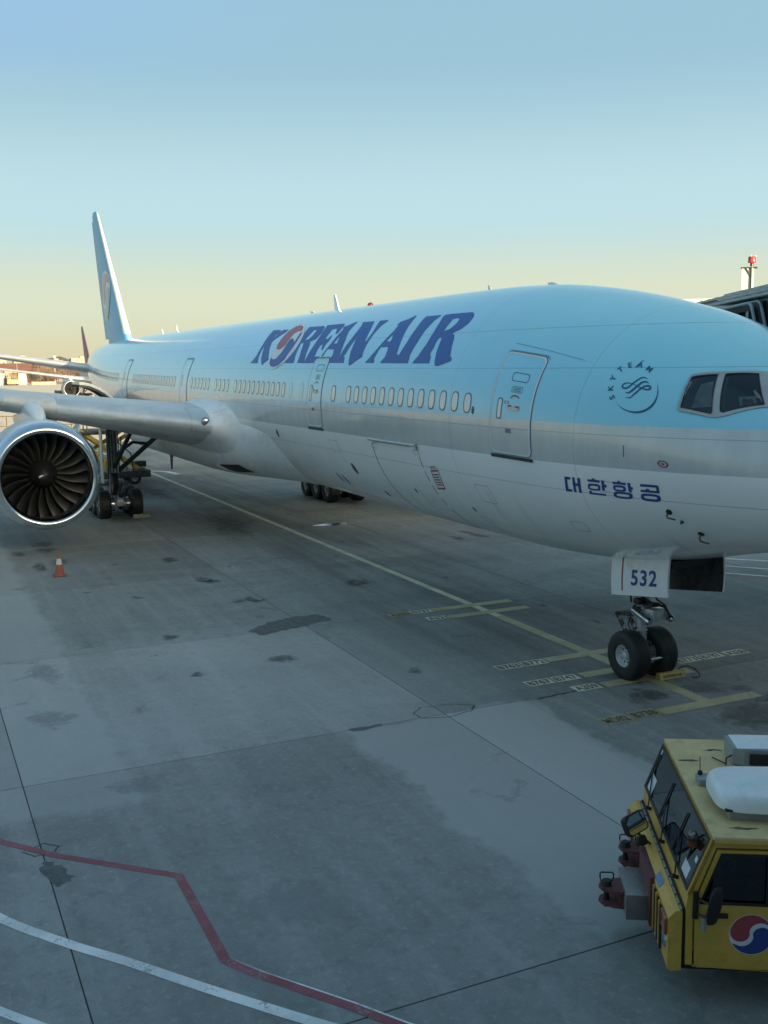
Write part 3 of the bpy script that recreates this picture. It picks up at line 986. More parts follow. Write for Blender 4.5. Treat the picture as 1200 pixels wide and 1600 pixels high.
# ---- engines
def make_engine(side):
    o = Vector((26.55, 9.6 * side, 2.90))
    ax = Vector((1, 0, 0.0))
    n = 72
    mb = MB().lathe([(0.50, 1.918), (0.7, 1.945), (1.2, 1.98), (1.9, 1.985), (3.0, 1.93), (4.0, 1.80), (4.8, 1.64), (5.15, 1.56), (5.10, 1.50), (3.2, 1.45)], o, ax, n)
    eng = mb.build('engine', M_NAC, plane, smooth=45)
    MB().lathe([(0.50, 1.915), (0.505, 1.922), (0.30, 1.885), (0.14, 1.825), (0.04, 1.755), (0.0, 1.68), (0.02, 1.615), (0.08, 1.565), (0.18, 1.53), (0.34, 1.515), (0.36, 1.505)], o, ax, n).build('inlet_lip', M_CHROME, eng, smooth=60)
    MB().lathe([(0.355, 1.51), (0.7, 1.52), (1.1, 1.56), (1.45, 1.61), (2.1, 1.63)], o, ax, n).build('inlet_duct', M_LINER, eng, smooth=60)
    MB().lathe([(1.38, 1.632), (1.38, 1.612), (1.45, 1.612), (1.45, 1.632)], o, ax, n).build('fan_case_ring', M_GEARD, eng, smooth=30)
    MB().lathe([(2.05, 1.63), (2.0, 0.3)], o, ax, 48).build('fan_backing', M_DARK, eng)
    MB().lathe([(0.72, 0.001), (0.74, 0.06), (0.84, 0.18), (1.05, 0.34), (1.35, 0.48), (1.75, 0.56), (2.0, 0.57)], o, ax, 40).build('spinner', M_BLADE, eng, smooth=60)
    mk = []
    for i in range(7):
        t = i / 6
        h = 0.735 + 0.135 * t
        r = 0.05 + 0.155 * t
        for da in (-0.055, 0.055):
            a = 0.15 - 0.5 * t + da * 2.2 / (0.35 + r * 2)
            mk.append(o + Vector((h - 0.012, math.cos(a) * (r + 0.012), math.sin(a) * (r + 0.012))))
    MB().grid([[mk[2 * i], mk[2 * i + 1]] for i in range(7)]).build('spinner_mark', M_EWHT, eng)
    # one wide-chord blade, copied 22 times round the hub
    up = []; dn = []
    for i in range(9):
        t = i / 8
        r = 0.50 + 1.105 * t
        ch = 0.42 + 0.20 * math.sin(math.pi * min(1, t * 1.1)) - 0.02 * t
        tw = R_(24 + 38 * t)
        sweep = 0.10 * math.sin(math.pi * t) - 0.10 * t ** 2
        ru = []; rd = []
        for k in range(5):
            s_ = k / 4 - 0.5
            th = 0.018 * (1 - (2 * s_) ** 2) + 0.003
            cam_ = 0.04 * (1 - (2 * s_) ** 2)
            xa = 1.62 + s_ * ch * math.cos(tw) + sweep
            ya = s_ * ch * math.sin(tw) + cam_
            ru.append((xa, ya + th, r)); rd.append((xa, ya - th, r))
        up.append(ru); dn.append(rd)
    mb = MB().grid([u + d[::-1] for u, d in zip(up, dn)], wrap=True)
    bme = mb.mesh('fan_blade', M_BLADE, 50)
    for k in range(22):
        link('fan_blade', bme, eng, o, (2 * math.pi * k / 22, 0, 0))
    MB().lathe([(4.2, 1.05), (5.3, 0.98), (6.3, 0.78), (6.35, 0.72)], o, ax, 36).build('core_nozzle', M_GEARD, eng, smooth=40)
    MB().lathe([(5.8, 0.5), (6.6, 0.42), (7.4, 0.05)], o, ax, 24).build('exhaust_plug', M_GEARD, eng, smooth=50)
    # pylon
    rows = []
    for x, z0, z1, w in ((27.75, 4.70, 4.86, 0.05), (28.0, 4.5, 5.02, 0.19), (28.5, 4.4, 5.22, 0.30), (29.3, 4.3, 5.38, 0.36), (30.2, 4.2, 5.48, 0.38), (31.5, 4.0, 5.3, 0.36), (34.0, 4.1, 4.9, 0.30), (37.0, 4.4, 4.7, 0.1)):
        r = []
        for i in range(24):
            a = 2 * math.pi * i / 24
            c, s_ = math.cos(a), math.sin(a)
            r.append((x, 9.6 * side + math.copysign(abs(c) ** 0.75, c) * w, (z0 + z1) / 2 + math.copysign(abs(s_) ** 0.75, s_) * (z1 - z0) / 2))
        rows.append(r)
    MB().grid(rows, wrap=True).build('pylon', M_NAC, eng, smooth=60)
    # nacelle chine, a thin vane on the inboard shoulder
    pr = [(28.0, 1.96), (28.6, 2.25), (29.4, 2.3), (29.7, 1.94)]
    a = R_(48)
    mb = MB()
    for rr in (0,):
        P = [Vector((x, o.y - side * r * math.cos(a), o.z + r * math.sin(a))) for x, r in pr]
        tn = Vector((0, side * math.sin(a), math.cos(a))) * 0.03
        mb.add([p + tn for p in P] + [p - tn for p in P], [(0, 1, 2, 3), (7, 6, 5, 4), (0, 4, 5, 1), (1, 5, 6, 2), (2, 6, 7, 3), (3, 7, 4, 0)])
    mb.build('nacelle_chine', M_NAC, eng)
    return eng
eng_r = make_engine(1)
eng_l = make_engine(-1)

# ---- tail
def surf_panel(name, secs, axis, m, parent, tc=0.10, xr=(0, 1), n=18, smooth=50):
    """secs: (Y, Z, xLE, chord); thickness along axis"""
    rows = []
    for (Y, Z, xl, ch) in secs:
        r = []
        for sx, sy in airfoil(n, tc):
            sy = sy - 0.018 * math.sin(math.pi * sx) * (0.4 + sx)
            if not (xr[0] - 1e-6 <= sx <= xr[1] + 1e-6):
                sx = min(max(sx, xr[0]), xr[1])
                yt = 5 * tc * (0.2969 * math.sqrt(sx) - 0.126 * sx - 0.3516 * sx * sx + 0.2843 * sx ** 3 - 0.1015 * sx ** 4)
                sy = math.copysign(yt, sy) if sy != 0 else 0
            p = Vector((xl + sx * ch, Y, Z)) + Vector(axis) * (sy * ch)
            r.append(tuple(p))
        rows.append(r)
    mb = MB().grid(rows)
    L = len(rows[0])
    mb.f.append(tuple(range(len(mb.v) - L, len(mb.v)))); mb.mi.append(0)
    return mb.build(name, m, parent, smooth=smooth)
def fin_mat():
    t = new_mat('fin_paint')
    o = t.obj()
    n = t.noise(o, 0.5, 4, 0.6)
    t.set(color=t.mix(t.step(n, 0.3, 0.7), (0.15, 0.42, 0.62), (0.17, 0.44, 0.64)), rough=0.42)
    return t.m
M_FIN = fin_mat()
FS = [(0, 7.6, 57.6, 10.4), (0, 8.9, 59.4, 8.6), (0, 12.0, 62.6, 6.6), (0, 15.5, 66.2, 4.4), (0, 17.9, 68.65, 2.75), (0, 18.15, 69.1, 2.0)]
fin = surf_panel('fin', FS, (0, 1, 0), M_FIN, plane, 0.095, (0, 0.70))
surf_panel('rudder', [(0, 8.75, 59.2, 8.7), (0, 12.0, 62.6, 6.6), (0, 15.5, 66.2, 4.4), (0, 17.6, 68.35, 2.95)], (0, 1, 0), M_FIN, fin, 0.095, (0.71, 1.0))
surf_panel('fin_leading_edge', [(0, z, x - 0.03, c * 1.0) for _, z, x, c in FS[1:5]], (0, 1, 0), M_WINGTOP, fin, 0.097, (0, 0.05))
for side in (1, -1):
    SS = [(1.2 * side, 6.5, 61.4, 7.2), (2.5 * side, 6.72, 62.45, 6.35), (6.0 * side, 7.30, 65.2, 4.6), (10.2 * side, 7.98, 68.5, 2.5), (10.75 * side, 8.06, 69.2, 1.6)]
    st = surf_panel('tailplane', SS, (0, 0, 1), M_WINGTOP, plane, 0.10)
    surf_panel('tailplane_leading_edge', [(y, z, x - 0.03, c) for y, z, x, c in SS[1:4]], (0, 0, 1), M_BARE, st, 0.103, (0, 0.09))

# emblem on the fin, red and blue paled to paint in sky reflection
red, blue = emblem_loops()
def fin_patch(name, loops, m, off, parent):
    vs, fs = fill2d(loops, 0.5)
    out = []
    for x, z in vs:
        k = min(max((z - 8.9) / (17.9 - 8.9), 0), 1)
        xl = 59.4 + (68.65 - 59.4) * k; ch = 8.6 + (2.75 - 8.6) * k
        sx = min(max((x - xl) / ch, 0.0), 1.0)
        yt = 5 * 0.095 * (0.2969 * math.sqrt(sx) - 0.126 * sx - 0.3516 * sx * sx + 0.2843 * sx ** 3 - 0.1015 * sx ** 4) * ch
        out.append((x, yt + off, z))
    return MB().add(out, fs).build(name, m, parent, smooth=60)
circ = [(65.35 + 1.75 * math.cos(2 * math.pi * i / 40), 11.75 + 1.75 * math.sin(2 * math.pi * i / 40)) for i in range(40)]
e = fin_patch('tail_emblem', [circ], M_EWHT, 0.03, fin)
fin_patch('emblem_red', [[(65.35 - 1.65 * a, 11.75 + 1.65 * b) for a, b in red]], mat('sky_washed_red', (0.50, 0.36, 0.36), 0.35), 0.045, fin)
fin_patch('emblem_blue', [[(65.35 - 1.65 * a, 11.75 + 1.65 * b) for a, b in blue]], mat('sky_washed_blue', (0.36, 0.46, 0.58), 0.35), 0.045, fin)

# ---- cabin windows
def oval(hx, hy, n=22, e=2.7):
    o = []
    for i in range(n):
        t = 2 * math.pi * i / n
        c, s_ = math.cos(t), math.sin(t)
        o.append((math.copysign(abs(c) ** (2 / e), c) * hx, math.copysign(abs(s_) ** (2 / e), s_) * hy))
    return o
def window_loops(X, th, k=1.0):
    outer = [(X + a * k, th + b * k / RS) for a, b in oval(0.152, 0.232)]
    inner = [(X + a * k, th + b * k / RS) for a, b in oval(0.128, 0.205)]
    return outer, inner
win_X = [8.25 + 0.5408 * k for k in range(13)] + [15.81] + [20.03 + 0.521 * k for k in range(11)] + [26.24 + 0.534 * k for k in range(4)] + \
        [28.9 + 0.527 * k for k in range(6)] + [34.5 + 0.531 * k for k in range(18)] + [47.7 + 0.528 * k for k in range(18)]
WTH = lambda X: 7.95 + max(0, X - 15.8) * 0.13
wme = None
for X in win_X:
    th = WTH(X)
    ou, inn = window_loops(X, th)
    w = patch('cabin_window', [inn], M_SHADE, plane, 0.006, 0.12)
    patch('window_rim', [ou, inn], M_RIM, w, 0.009, 0.2)
for X in (18.4, 19.35):
    ou, inn = window_loops(X, 8.6)
    patch('blanked_window', [inn], M_LIV, plane, 0.004, 0.14)
    patch('window_rim', [ou, [(X + (a - X) * 1.0, b) for a, b in inn]], M_LIV, plane.children[-1], 0.008, 0.2)

# ---- doors
def door(x0, x1, t0, t1, detail=True, trim=M_TRIM, win_th=7.6):
    g = 0.04
    d = patch('cabin_door', [rrect(x0, x1, t0, t1, 0.16)], M_LIV, plane, 0.010, 0.16)
    patch('door_gap', [rrect(x0 - 0.018, x1 + 0.018, t0 - 0.36, t1 + 0.36, 0.18), rrect(x0 + 0.01, x1 - 0.01, t0 + 0.2, t1 - 0.2, 0.15)], M_GAPL, d, 0.006, 0.2)
    patch('door_trim', [rrect(x0, x1, t0, t1, 0.16), rrect(x0 + 0.045, x1 - 0.045, t0 + 0.85, t1 - 0.85, 0.125)], trim, d, 0.014, 0.2)
    patch('rain_gutter', [[(x1 + 0.015, t1 - 1.2), (x1 - 0.10, t1 + 0.62), (x0 + 0.05, t1 + 0.75), (x0 - 0.05, t1 - 0.5), (x0 - 0.03, t1 - 0.7), (x0 + 0.065, t1 + 0.25), (x1 - 0.115, t1 + 0.2)]], M_GAPL, d, 0.03, 0.25)
    patch('door_sill', [[(x0 - 0.02, t0 - 1.9), (x1 + 0.02, t0 - 1.9), (x1 + 0.02, t0 - 0.55), (x0 - 0.02, t0 - 0.55)]], M_GEARD, d, 0.02, 0.3)
    wx = x1 - 0.32
    ou = rrect(wx - 0.085, wx + 0.085, win_th - 4.4, win_th + 4.4, 0.06); inn = rrect(wx - 0.062, wx + 0.062, win_th - 3.95, win_th + 3.95, 0.045)
    patch('door_window', [inn], M_SHADE, d, 0.014, 0.12)
    patch('window_rim', [ou, inn], M_RIM, d, 0.018, 0.2)
    if detail:
        cx = (x0 + x1) / 2 - 0.1
        patch('door_panel_outline', [rrect(cx - 0.28, cx + 0.27, 19.6, 23.4, 0.07), rrect(cx - 0.265, cx + 0.255, 19.9, 23.1, 0.06)], M_GAP, d, 0.014, 0.3)
        patch('door_notice', [rrect(cx - 0.18, cx + 0.17, 15.0, 17.6, 0.03), rrect(cx - 0.17, cx + 0.16, 15.2, 17.4, 0.025)], M_GAP, d, 0.014, 0.3)
        for k in range(3):
            patch('door_notice', [rrect(cx - 0.13, cx + 0.12, 15.55 + 0.6 * k, 15.8 + 0.6 * k, 0.004)], M_GAP, d, 0.014, 0.3)
        arc = [(cx - 0.14 * math.cos(R_(a)), 12.7 + 0.07 * math.sin(R_(a)) / RS) for a in range(0, 181, 20)]
        arc2 = [(cx - 0.10 * math.cos(R_(a)), 12.7 + 0.035 * math.sin(R_(a)) / RS) for a in range(180, -1, -20)]
        patch('door_arrow', [arc + [(cx + 0.18, 12.4), (cx + 0.06, 12.4)] + arc2], M_ERED, d, 0.014, 0.3)
        patch('door_notice', [rrect(cx + 0.17, cx + 0.32, 9.9, 11.0, 0.02), rrect(cx + 0.18, cx + 0.31, 10.1, 10.8, 0.015)], M_GAP, d, 0.014, 0.3)
        hl = [(cx - 0.2, 7.9), (cx, 7.3), (cx + 0.2, 7.9), (cx + 0.2, 8.6), (cx + 0.07, 8.8), (cx, 9.5), (cx - 0.07, 8.8), (cx - 0.2, 8.6)]
        patch('door_handle', [hl], M_FRAME, d, 0.024, 0.3)
        for s_ in (-1, 1):
            patch('handle_notice', [rrect(cx + s_ * 0.13 - 0.06, cx + s_ * 0.13 + 0.06, 8.65, 9.6, 0.01)], M_ERED, d, 0.016, 0.3)
        patch('exit_notice', [rrect(cx + 0.02, cx + 0.22, -1.9, -0.3, 0.02), rrect(cx + 0.032, cx + 0.208, -1.7, -0.5, 0.015)], M_GAP, d, 0.014, 0.3)
        vs, fs = text_mesh('EXIT', 0.075, 0.002)
        P = sp([cx + 0.12 - v[0] for v in vs], [-1.1 + v[1] / RS for v in vs], 0.0145)
        MB().add(P.tolist(), fs).build('exit_lettering', M_GAP, d, smooth=0)
    return d
door(5.95, 7.32, -10.6, 32.0)
door(16.72, 17.88, -10.6, 27.0)
M_TRIM2 = mat('faint_door_trim', (0.30, 0.47, 0.60), 0.35, var=0.05)
door(32.25, 33.45, -10.0, 29.5, False, M_TRIM2, 11.5)
door(45.0, 46.2, -9.0, 30.5, False, M_TRIM2, 13.5)

# lettering on the skin
LETTERS=[[[[24.219,52.54],[23.381,51.894],[23.158,49.374],[23.527,41.81],[23.179,45.966],[23.12,51.632],[22.506,51.403],[22.554,48.835],[23.002,42.88],[23.107,40.917],[22.808,34.691],[22.451,28.981],[22.33,27.282],[22.797,23.46],[22.96,25.381],[23.204,29.145],[23.45,34.934],[23.594,37.639],[23.623,34.258],[23.527,29.215],[23.328,24.889],[24.148,24.974],[24.034,26.535],[23.83,30.34],[23.877,38.16],[24.039,44.846]]],[[[20.606,51.866],[19.254,51.56],[19.057,49.878],[18.845,45.026],[18.889,40.638],[19.149,39.382],[19.291,38.622],[19.133,37.433],[19.01,33.264],[18.966,30.706],[18.881,28.211],[18.827,26.688],[18.697,24.472],[19.368,24.662],[19.383,26.782],[19.421,29.575],[19.584,34.139],[19.712,37.591],[19.896,38.53],[19.983,37.729],[19.899,32.934],[19.836,29.046],[19.721,25.918],[19.747,24.582],[20.562,24.667],[20.463,26.337],[20.338,31.106],[20.324,38.617],[20.442,46.333],[20.546,50.263]],[[19.621,48.751],[19.823,48.271],[19.803,44.236],[19.85,40.152],[19.558,40.699],[19.453,43.214],[19.476,46.73]]],[[[19.009,51.904],[17.622,51.692],[17.479,49.634],[17.427,43.889],[17.559,43.275],[17.726,46.358],[17.845,47.858],[18.181,47.549],[18.153,45.216],[18.089,40.134],[17.884,40.006],[17.727,43.045],[17.664,39.193],[17.739,35.306],[17.702,32.162],[17.827,32.825],[17.951,36.049],[18.128,35.808],[18.144,32.317],[18.115,28.345],[17.726,28.435],[17.765,26.508],[17.792,24.492],[18.688,24.471],[18.743,26.673],[18.715,31.256],[18.667,37.061],[18.737,43.436],[18.921,49.487]]],[[[16.713,52.451],[16.664,44.696],[16.378,37.79],[16.231,32.825],[16.146,28.75],[16.051,27.493],[15.917,27.854],[15.704,27.53],[15.682,26.156],[15.617,24.258],[16.806,24.386],[16.728,26.333],[16.695,29.465],[16.818,32.452],[17.337,32.949],[17.4,30.549],[17.42,28.482],[17.56,28.515],[17.462,31.471],[17.34,36.075],[17.27,41.659],[17.239,46.295],[17.394,48.748],[17.079,50.006],[16.9,51.844]],[[17.066,41.859],[17.133,36.29],[16.875,36.287],[16.904,38.09]]],[[[16.233,51.387],[15.41,51.073],[15.138,44.991],[14.961,39.292],[14.901,36.293],[14.79,36.959],[14.792,42.657],[15.046,51.103],[14.514,51.099],[14.474,50.222],[14.616,46.601],[14.635,42.138],[14.642,36.514],[14.611,31.949],[14.581,29.919],[14.546,28.916],[14.511,27.599],[15.104,22.737],[15.208,23.191],[15.297,25.465],[15.469,30.879],[15.559,35.907],[15.705,40.566],[15.687,37.09],[15.738,33.087],[15.765,29.589],[15.892,25.887],[16.012,25.237],[16.128,26.262],[16.091,29.334],[16.05,33.94],[15.982,38.789],[15.99,44.05],[16.05,48.054]]],[[[12.962,52.786],[12.897,51.615],[12.791,45.26],[12.642,38.542],[12.494,32.484],[12.419,28.709],[12.302,27.773],[12.232,28.367],[12.167,34.293],[12.189,42.515],[12.271,48.765],[12.259,51.027],[11.482,51.077],[11.458,50.38],[11.555,47.653],[11.6,41.39],[11.585,35.345],[11.617,30.361],[11.623,27.37],[11.571,25.609],[11.564,23.71],[13.162,23.953],[13.155,24.557],[13.023,26.98],[13.05,30.109],[13.124,32.58],[13.59,32.559],[13.638,28.994],[13.672,26.159],[13.587,25.216],[13.603,23.989],[14.14,24.167],[13.991,26.53],[13.754,31.628],[13.587,36.986],[13.441,41.967],[13.459,45.872],[13.571,46.386],[13.525,48.421],[13.185,50.193]],[[13.336,40.043],[13.462,35.672],[13.181,35.737],[13.215,37.827]]],[[[11.214,51.11],[9.982,51.745],[9.842,50.719],[9.712,48.355],[9.677,44.708],[9.808,41.298],[10.081,39.023],[9.939,38.054],[9.829,36.179],[9.711,31.994],[9.563,27.478],[9.445,26.416],[9.442,25.052],[9.984,22.517],[10.114,22.908],[10.203,25.078],[10.296,29.01],[10.365,33.126],[10.424,36.205],[10.543,36.733],[10.594,35.611],[10.561,31.345],[10.591,28.421],[10.48,26.713],[10.441,23.759],[11.308,23.707],[11.296,24.445],[11.145,27.308],[11.026,33.251],[11.055,39.681],[11.144,45.381],[11.293,50.201]],[[10.49,48.052],[10.629,47.607],[10.604,43.561],[10.588,39.992],[10.344,41.387],[10.242,44.116],[10.275,47.031],[10.371,47.984]]]]
HANGUL=[[[[[5.088,-16.566],[4.935,-16.567],[4.945,-17.675],[5.035,-17.742],[5.085,-22.269],[4.987,-22.299],[5.005,-23.474],[5.176,-23.495]]],[[[4.883,-16.451],[4.821,-16.443],[4.843,-19.086],[4.782,-19.09],[4.755,-16.469],[4.682,-16.39],[4.76,-23.604],[4.823,-23.585],[4.794,-20.325],[4.855,-20.317],[4.893,-23.488],[4.956,-23.47]]]],[[[[4.386,-15.733],[4.324,-15.714],[4.328,-16.355],[4.213,-16.292],[4.224,-17.466],[4.51,-17.6],[4.503,-16.419],[4.39,-16.371]]],[[[4.24,-19.951],[4.253,-20.785],[4.272,-21.201],[4.298,-21.48],[4.336,-21.645],[4.409,-21.701],[4.482,-21.65],[4.517,-21.491],[4.538,-21.221],[4.548,-20.817],[4.543,-20.005],[4.53,-19.197],[4.512,-18.797],[4.485,-18.525],[4.447,-18.359],[4.374,-18.284],[4.302,-18.312],[4.268,-18.459],[4.247,-18.722],[4.237,-19.125]],[[4.293,-20.062],[4.3,-20.409],[4.311,-20.581],[4.328,-20.698],[4.353,-20.768],[4.402,-20.795],[4.45,-20.778],[4.474,-20.714],[4.489,-20.603],[4.496,-20.436],[4.496,-20.097],[4.489,-19.758],[4.478,-19.589],[4.46,-19.474],[4.436,-19.403],[4.387,-19.37],[4.338,-19.381],[4.315,-19.442],[4.301,-19.551],[4.293,-19.719]]],[[[4.174,-16.193],[4.113,-16.171],[4.126,-18.153],[4.079,-18.177],[4.094,-19.585],[4.138,-19.5],[4.157,-21.304],[4.219,-21.296]]],[[[4.545,-21.977],[4.482,-21.991],[4.49,-22.808],[4.165,-22.915],[4.176,-23.916],[4.569,-23.716]]]],[[[[3.812,-15.434],[3.751,-15.399],[3.754,-16.029],[3.641,-15.991],[3.651,-17.239],[3.93,-17.277],[3.922,-16.123],[3.817,-16.066]]],[[[3.672,-19.209],[3.683,-19.992],[3.699,-20.38],[3.722,-20.639],[3.756,-20.79],[3.822,-20.836],[3.888,-20.783],[3.92,-20.633],[3.939,-20.38],[3.949,-20.003],[3.947,-19.246],[3.936,-18.492],[3.92,-18.118],[3.896,-17.864],[3.862,-17.708],[3.796,-17.639],[3.731,-17.667],[3.7,-17.806],[3.68,-18.054],[3.671,-18.433]],[[3.726,-19.328],[3.731,-19.619],[3.74,-19.764],[3.755,-19.861],[3.776,-19.918],[3.819,-19.939],[3.861,-19.923],[3.881,-19.868],[3.895,-19.775],[3.902,-19.634],[3.902,-19.349],[3.897,-19.064],[3.888,-18.922],[3.873,-18.825],[3.851,-18.766],[3.809,-18.74],[3.767,-18.75],[3.746,-18.802],[3.733,-18.896],[3.726,-19.038]]],[[[3.606,-15.787],[3.548,-15.857],[3.557,-17.866],[3.517,-17.903],[3.531,-19.304],[3.564,-19.238],[3.566,-20.766],[3.63,-20.724]]],[[[3.58,-22.814],[3.596,-23.71],[3.619,-24.148],[3.654,-24.429],[3.704,-24.577],[3.802,-24.581],[3.9,-24.475],[3.947,-24.283],[3.977,-23.983],[3.991,-23.55],[3.988,-22.692],[3.972,-21.844],[3.948,-21.428],[3.912,-21.152],[3.861,-20.991],[3.762,-20.943],[3.666,-21.008],[3.621,-21.183],[3.592,-21.479],[3.578,-21.92]],[[3.649,-22.854],[3.657,-23.208],[3.671,-23.379],[3.694,-23.488],[3.727,-23.543],[3.794,-23.539],[3.86,-23.49],[3.893,-23.411],[3.914,-23.289],[3.925,-23.114],[3.926,-22.769],[3.918,-22.427],[3.903,-22.26],[3.879,-22.151],[3.845,-22.091],[3.778,-22.083],[3.712,-22.121],[3.68,-22.198],[3.66,-22.32],[3.649,-22.498]]]],[[[[3.35,-15.643],[3.027,-15.248],[3.005,-15.858],[3.011,-18.467],[3.021,-19.923],[3.38,-19.934],[3.372,-18.72],[3.271,-18.694],[3.267,-17.897],[3.199,-17.9],[3.203,-18.652],[3.066,-18.596],[3.06,-16.699],[3.36,-17.043]]],[[[3.033,-22.884],[3.049,-24.0],[3.071,-24.545],[3.104,-24.894],[3.151,-25.074],[3.243,-25.06],[3.334,-24.901],[3.378,-24.65],[3.405,-24.271],[3.418,-23.733],[3.414,-22.679],[3.398,-21.642],[3.375,-21.137],[3.342,-20.805],[3.294,-20.616],[3.202,-20.57],[3.112,-20.655],[3.069,-20.869],[3.043,-21.231],[3.03,-21.776]],[[3.099,-22.817],[3.106,-23.227],[3.12,-23.426],[3.141,-23.549],[3.172,-23.61],[3.233,-23.593],[3.295,-23.522],[3.325,-23.422],[3.344,-23.277],[3.354,-23.072],[3.355,-22.674],[3.347,-22.281],[3.333,-22.093],[3.311,-21.973],[3.28,-21.91],[3.218,-21.912],[3.157,-21.964],[3.128,-22.054],[3.109,-22.196],[3.099,-22.403]]]]]
OEMB=[[[21.47,55.199],[21.25,53.898],[21.025,52.222],[20.808,50.261],[20.61,48.095],[20.439,45.794],[20.302,43.414],[20.201,41.004],[20.139,38.603],[20.117,36.246],[20.131,33.962],[20.182,31.779],[20.265,29.723],[20.377,27.818],[20.513,26.089],[20.667,24.558],[20.834,23.249],[21.008,22.182],[21.184,21.374],[21.355,20.843],[21.516,20.6],[21.665,20.653],[21.796,21.003],[21.909,21.649],[22.002,22.583],[22.075,23.793],[22.13,25.26],[22.168,26.965],[22.192,28.882],[22.206,30.986],[22.212,33.247],[22.213,35.632],[22.213,38.109],[22.212,40.638],[22.212,43.179],[22.212,45.682],[22.21,48.091],[22.203,50.341],[22.184,52.354],[22.147,54.044],[22.082,55.324],[21.983,56.112],[21.846,56.355],[21.673,56.04]],[[21.289,53.384],[21.737,54.911],[22.057,54.474],[22.284,49.87],[22.282,42.82],[22.207,37.373],[22.075,34.984],[21.793,33.955],[21.555,34.779],[21.37,37.561],[21.428,42.656],[21.426,46.731],[21.224,48.707],[20.965,48.471],[21.018,50.468]],[[21.143,42.389],[21.339,41.74],[21.294,37.235],[21.287,32.059],[21.547,27.801],[21.818,27.064],[22.08,28.567],[22.107,27.244],[22.015,24.625],[21.777,22.633],[21.455,22.119],[21.007,23.34],[20.644,27.695],[20.481,34.357],[20.472,39.276],[20.591,44.834],[20.816,47.907],[20.847,46.837],[20.725,42.191],[20.67,39.094],[20.936,41.182]]]
for poly in LETTERS:
    patch('title_letter', poly, M_NAVY, plane, 0.007, 0.12)
em = patch('title_emblem', OEMB[0:1], M_EWHT, plane, 0.010, 0.12)
patch('emblem_red', OEMB[1:2], M_ERED, em, 0.014, 0.12)
patch('emblem_blue', OEMB[2:3], M_NAVY, em, 0.014, 0.12)
for syl in HANGUL:
    for k, g in enumerate(syl):
        patch('korean_letter', g, M_EBLU, plane, 0.006, 0.12)

# alliance roundel
SK = lambda u, v: (3.69 - 0.421 * u + 0.208 * v, 27.75 + 3.0 * u + 10.0 * v)
def skt(loops, name='alliance_emblem', parent=None, step=0.12):
    return patch(name, [[SK(u, v) for u, v in L] for L in loops], M_SKYT, parent or plane, 0.006, step)
def crescent():
    o = []
    for a in np.linspace(212, 378, 34):
        t = (a - 212) / 166
        w = 0.085 * math.sin(math.pi * t)
        o.append((a, 1.0 + w / 2, 1.0 - w / 2))
    return [(r * math.cos(R_(a)), r * math.sin(R_(a))) for a, r, _ in o] + [(r * math.cos(R_(a)), r * math.sin(R_(a))) for a, _, r in o[::-1]]
roundel = skt([crescent()])
def ribbon(pts, w0=0.075):
    """tapered stroke along control points (Catmull-Rom)"""
    P = [Vector(p) for p in pts]
    P = [P[0] * 2 - P[1]] + P + [P[-1] * 2 - P[-2]]
    c = []
    for i in range(1, len(P) - 2):
        for k in range(8):
            t = k / 8
            c.append(0.5 * ((2 * P[i]) + (-P[i - 1] + P[i + 1]) * t + (2 * P[i - 1] - 5 * P[i] + 4 * P[i + 1] - P[i + 2]) * t * t + (-P[i - 1] + 3 * P[i] - 3 * P[i + 1] + P[i + 2]) * t ** 3))
    c.append(P[-2])
    L = []; Rr = []
    for i in range(len(c)):
        d = (c[min(i + 1, len(c) - 1)] - c[max(i - 1, 0)]).normalized()
        n = Vector((-d.y, d.x))
        t = i / (len(c) - 1)
        w = w0 * (0.25 + 0.75 * math.sin(math.pi * t) ** 0.7)
        L.append(tuple(c[i] + n * w / 2)); Rr.append(tuple(c[i] - n * w / 2))
    return L + Rr[::-1]
q = lambda l: [((x - 610) / 430.0, -(y - 620) / 430.0) for x, y in l]
for pts, w in ((q([(860, 440), (790, 415), (720, 435), (590, 530), (500, 600), (430, 615), (385, 585), (420, 535), (500, 520), (600, 545)]), 0.07),
               (q([(880, 520), (830, 495), (760, 510), (680, 570), (560, 670), (500, 700), (445, 690)]), 0.085),
               (q([(600, 545), (680, 585), (760, 620), (850, 640), (910, 610), (885, 570), (810, 580), (740, 620), (600, 735), (520, 790), (440, 780)]), 0.075)):
    mb_l = ribbon(pts, w)
    n = len(mb_l) // 2
    grid = [[mb_l[i], mb_l[2 * n - 1 - i]] for i in range(n)]
    rows = [[tuple(sp(*SK(u, v), 0.007)[0]) for u, v in r] for r in grid]
    MB().grid(rows).build('emblem_ribbon', M_SKYT, roundel, smooth=60)
for ch, ang in zip('SKYTEAM', (199, 177, 154, 128, 104, 79, 55)):
    vs, fs = text_mesh(ch, 0.34, 0.009)
    a = R_(ang)
    ca, sa = math.cos(a - math.pi / 2), math.sin(a - math.pi / 2)
    out = []
    for x, y in vs:
        u = math.cos(a) * 1.06 + x * ca - y * sa
        v = math.sin(a) * 1.06 + x * sa + y * ca
        out.append(tuple(sp(*SK(u, v), 0.007)[0]))
    MB().add(out, fs).build('emblem_letter', M_SKYT, roundel, smooth=60)

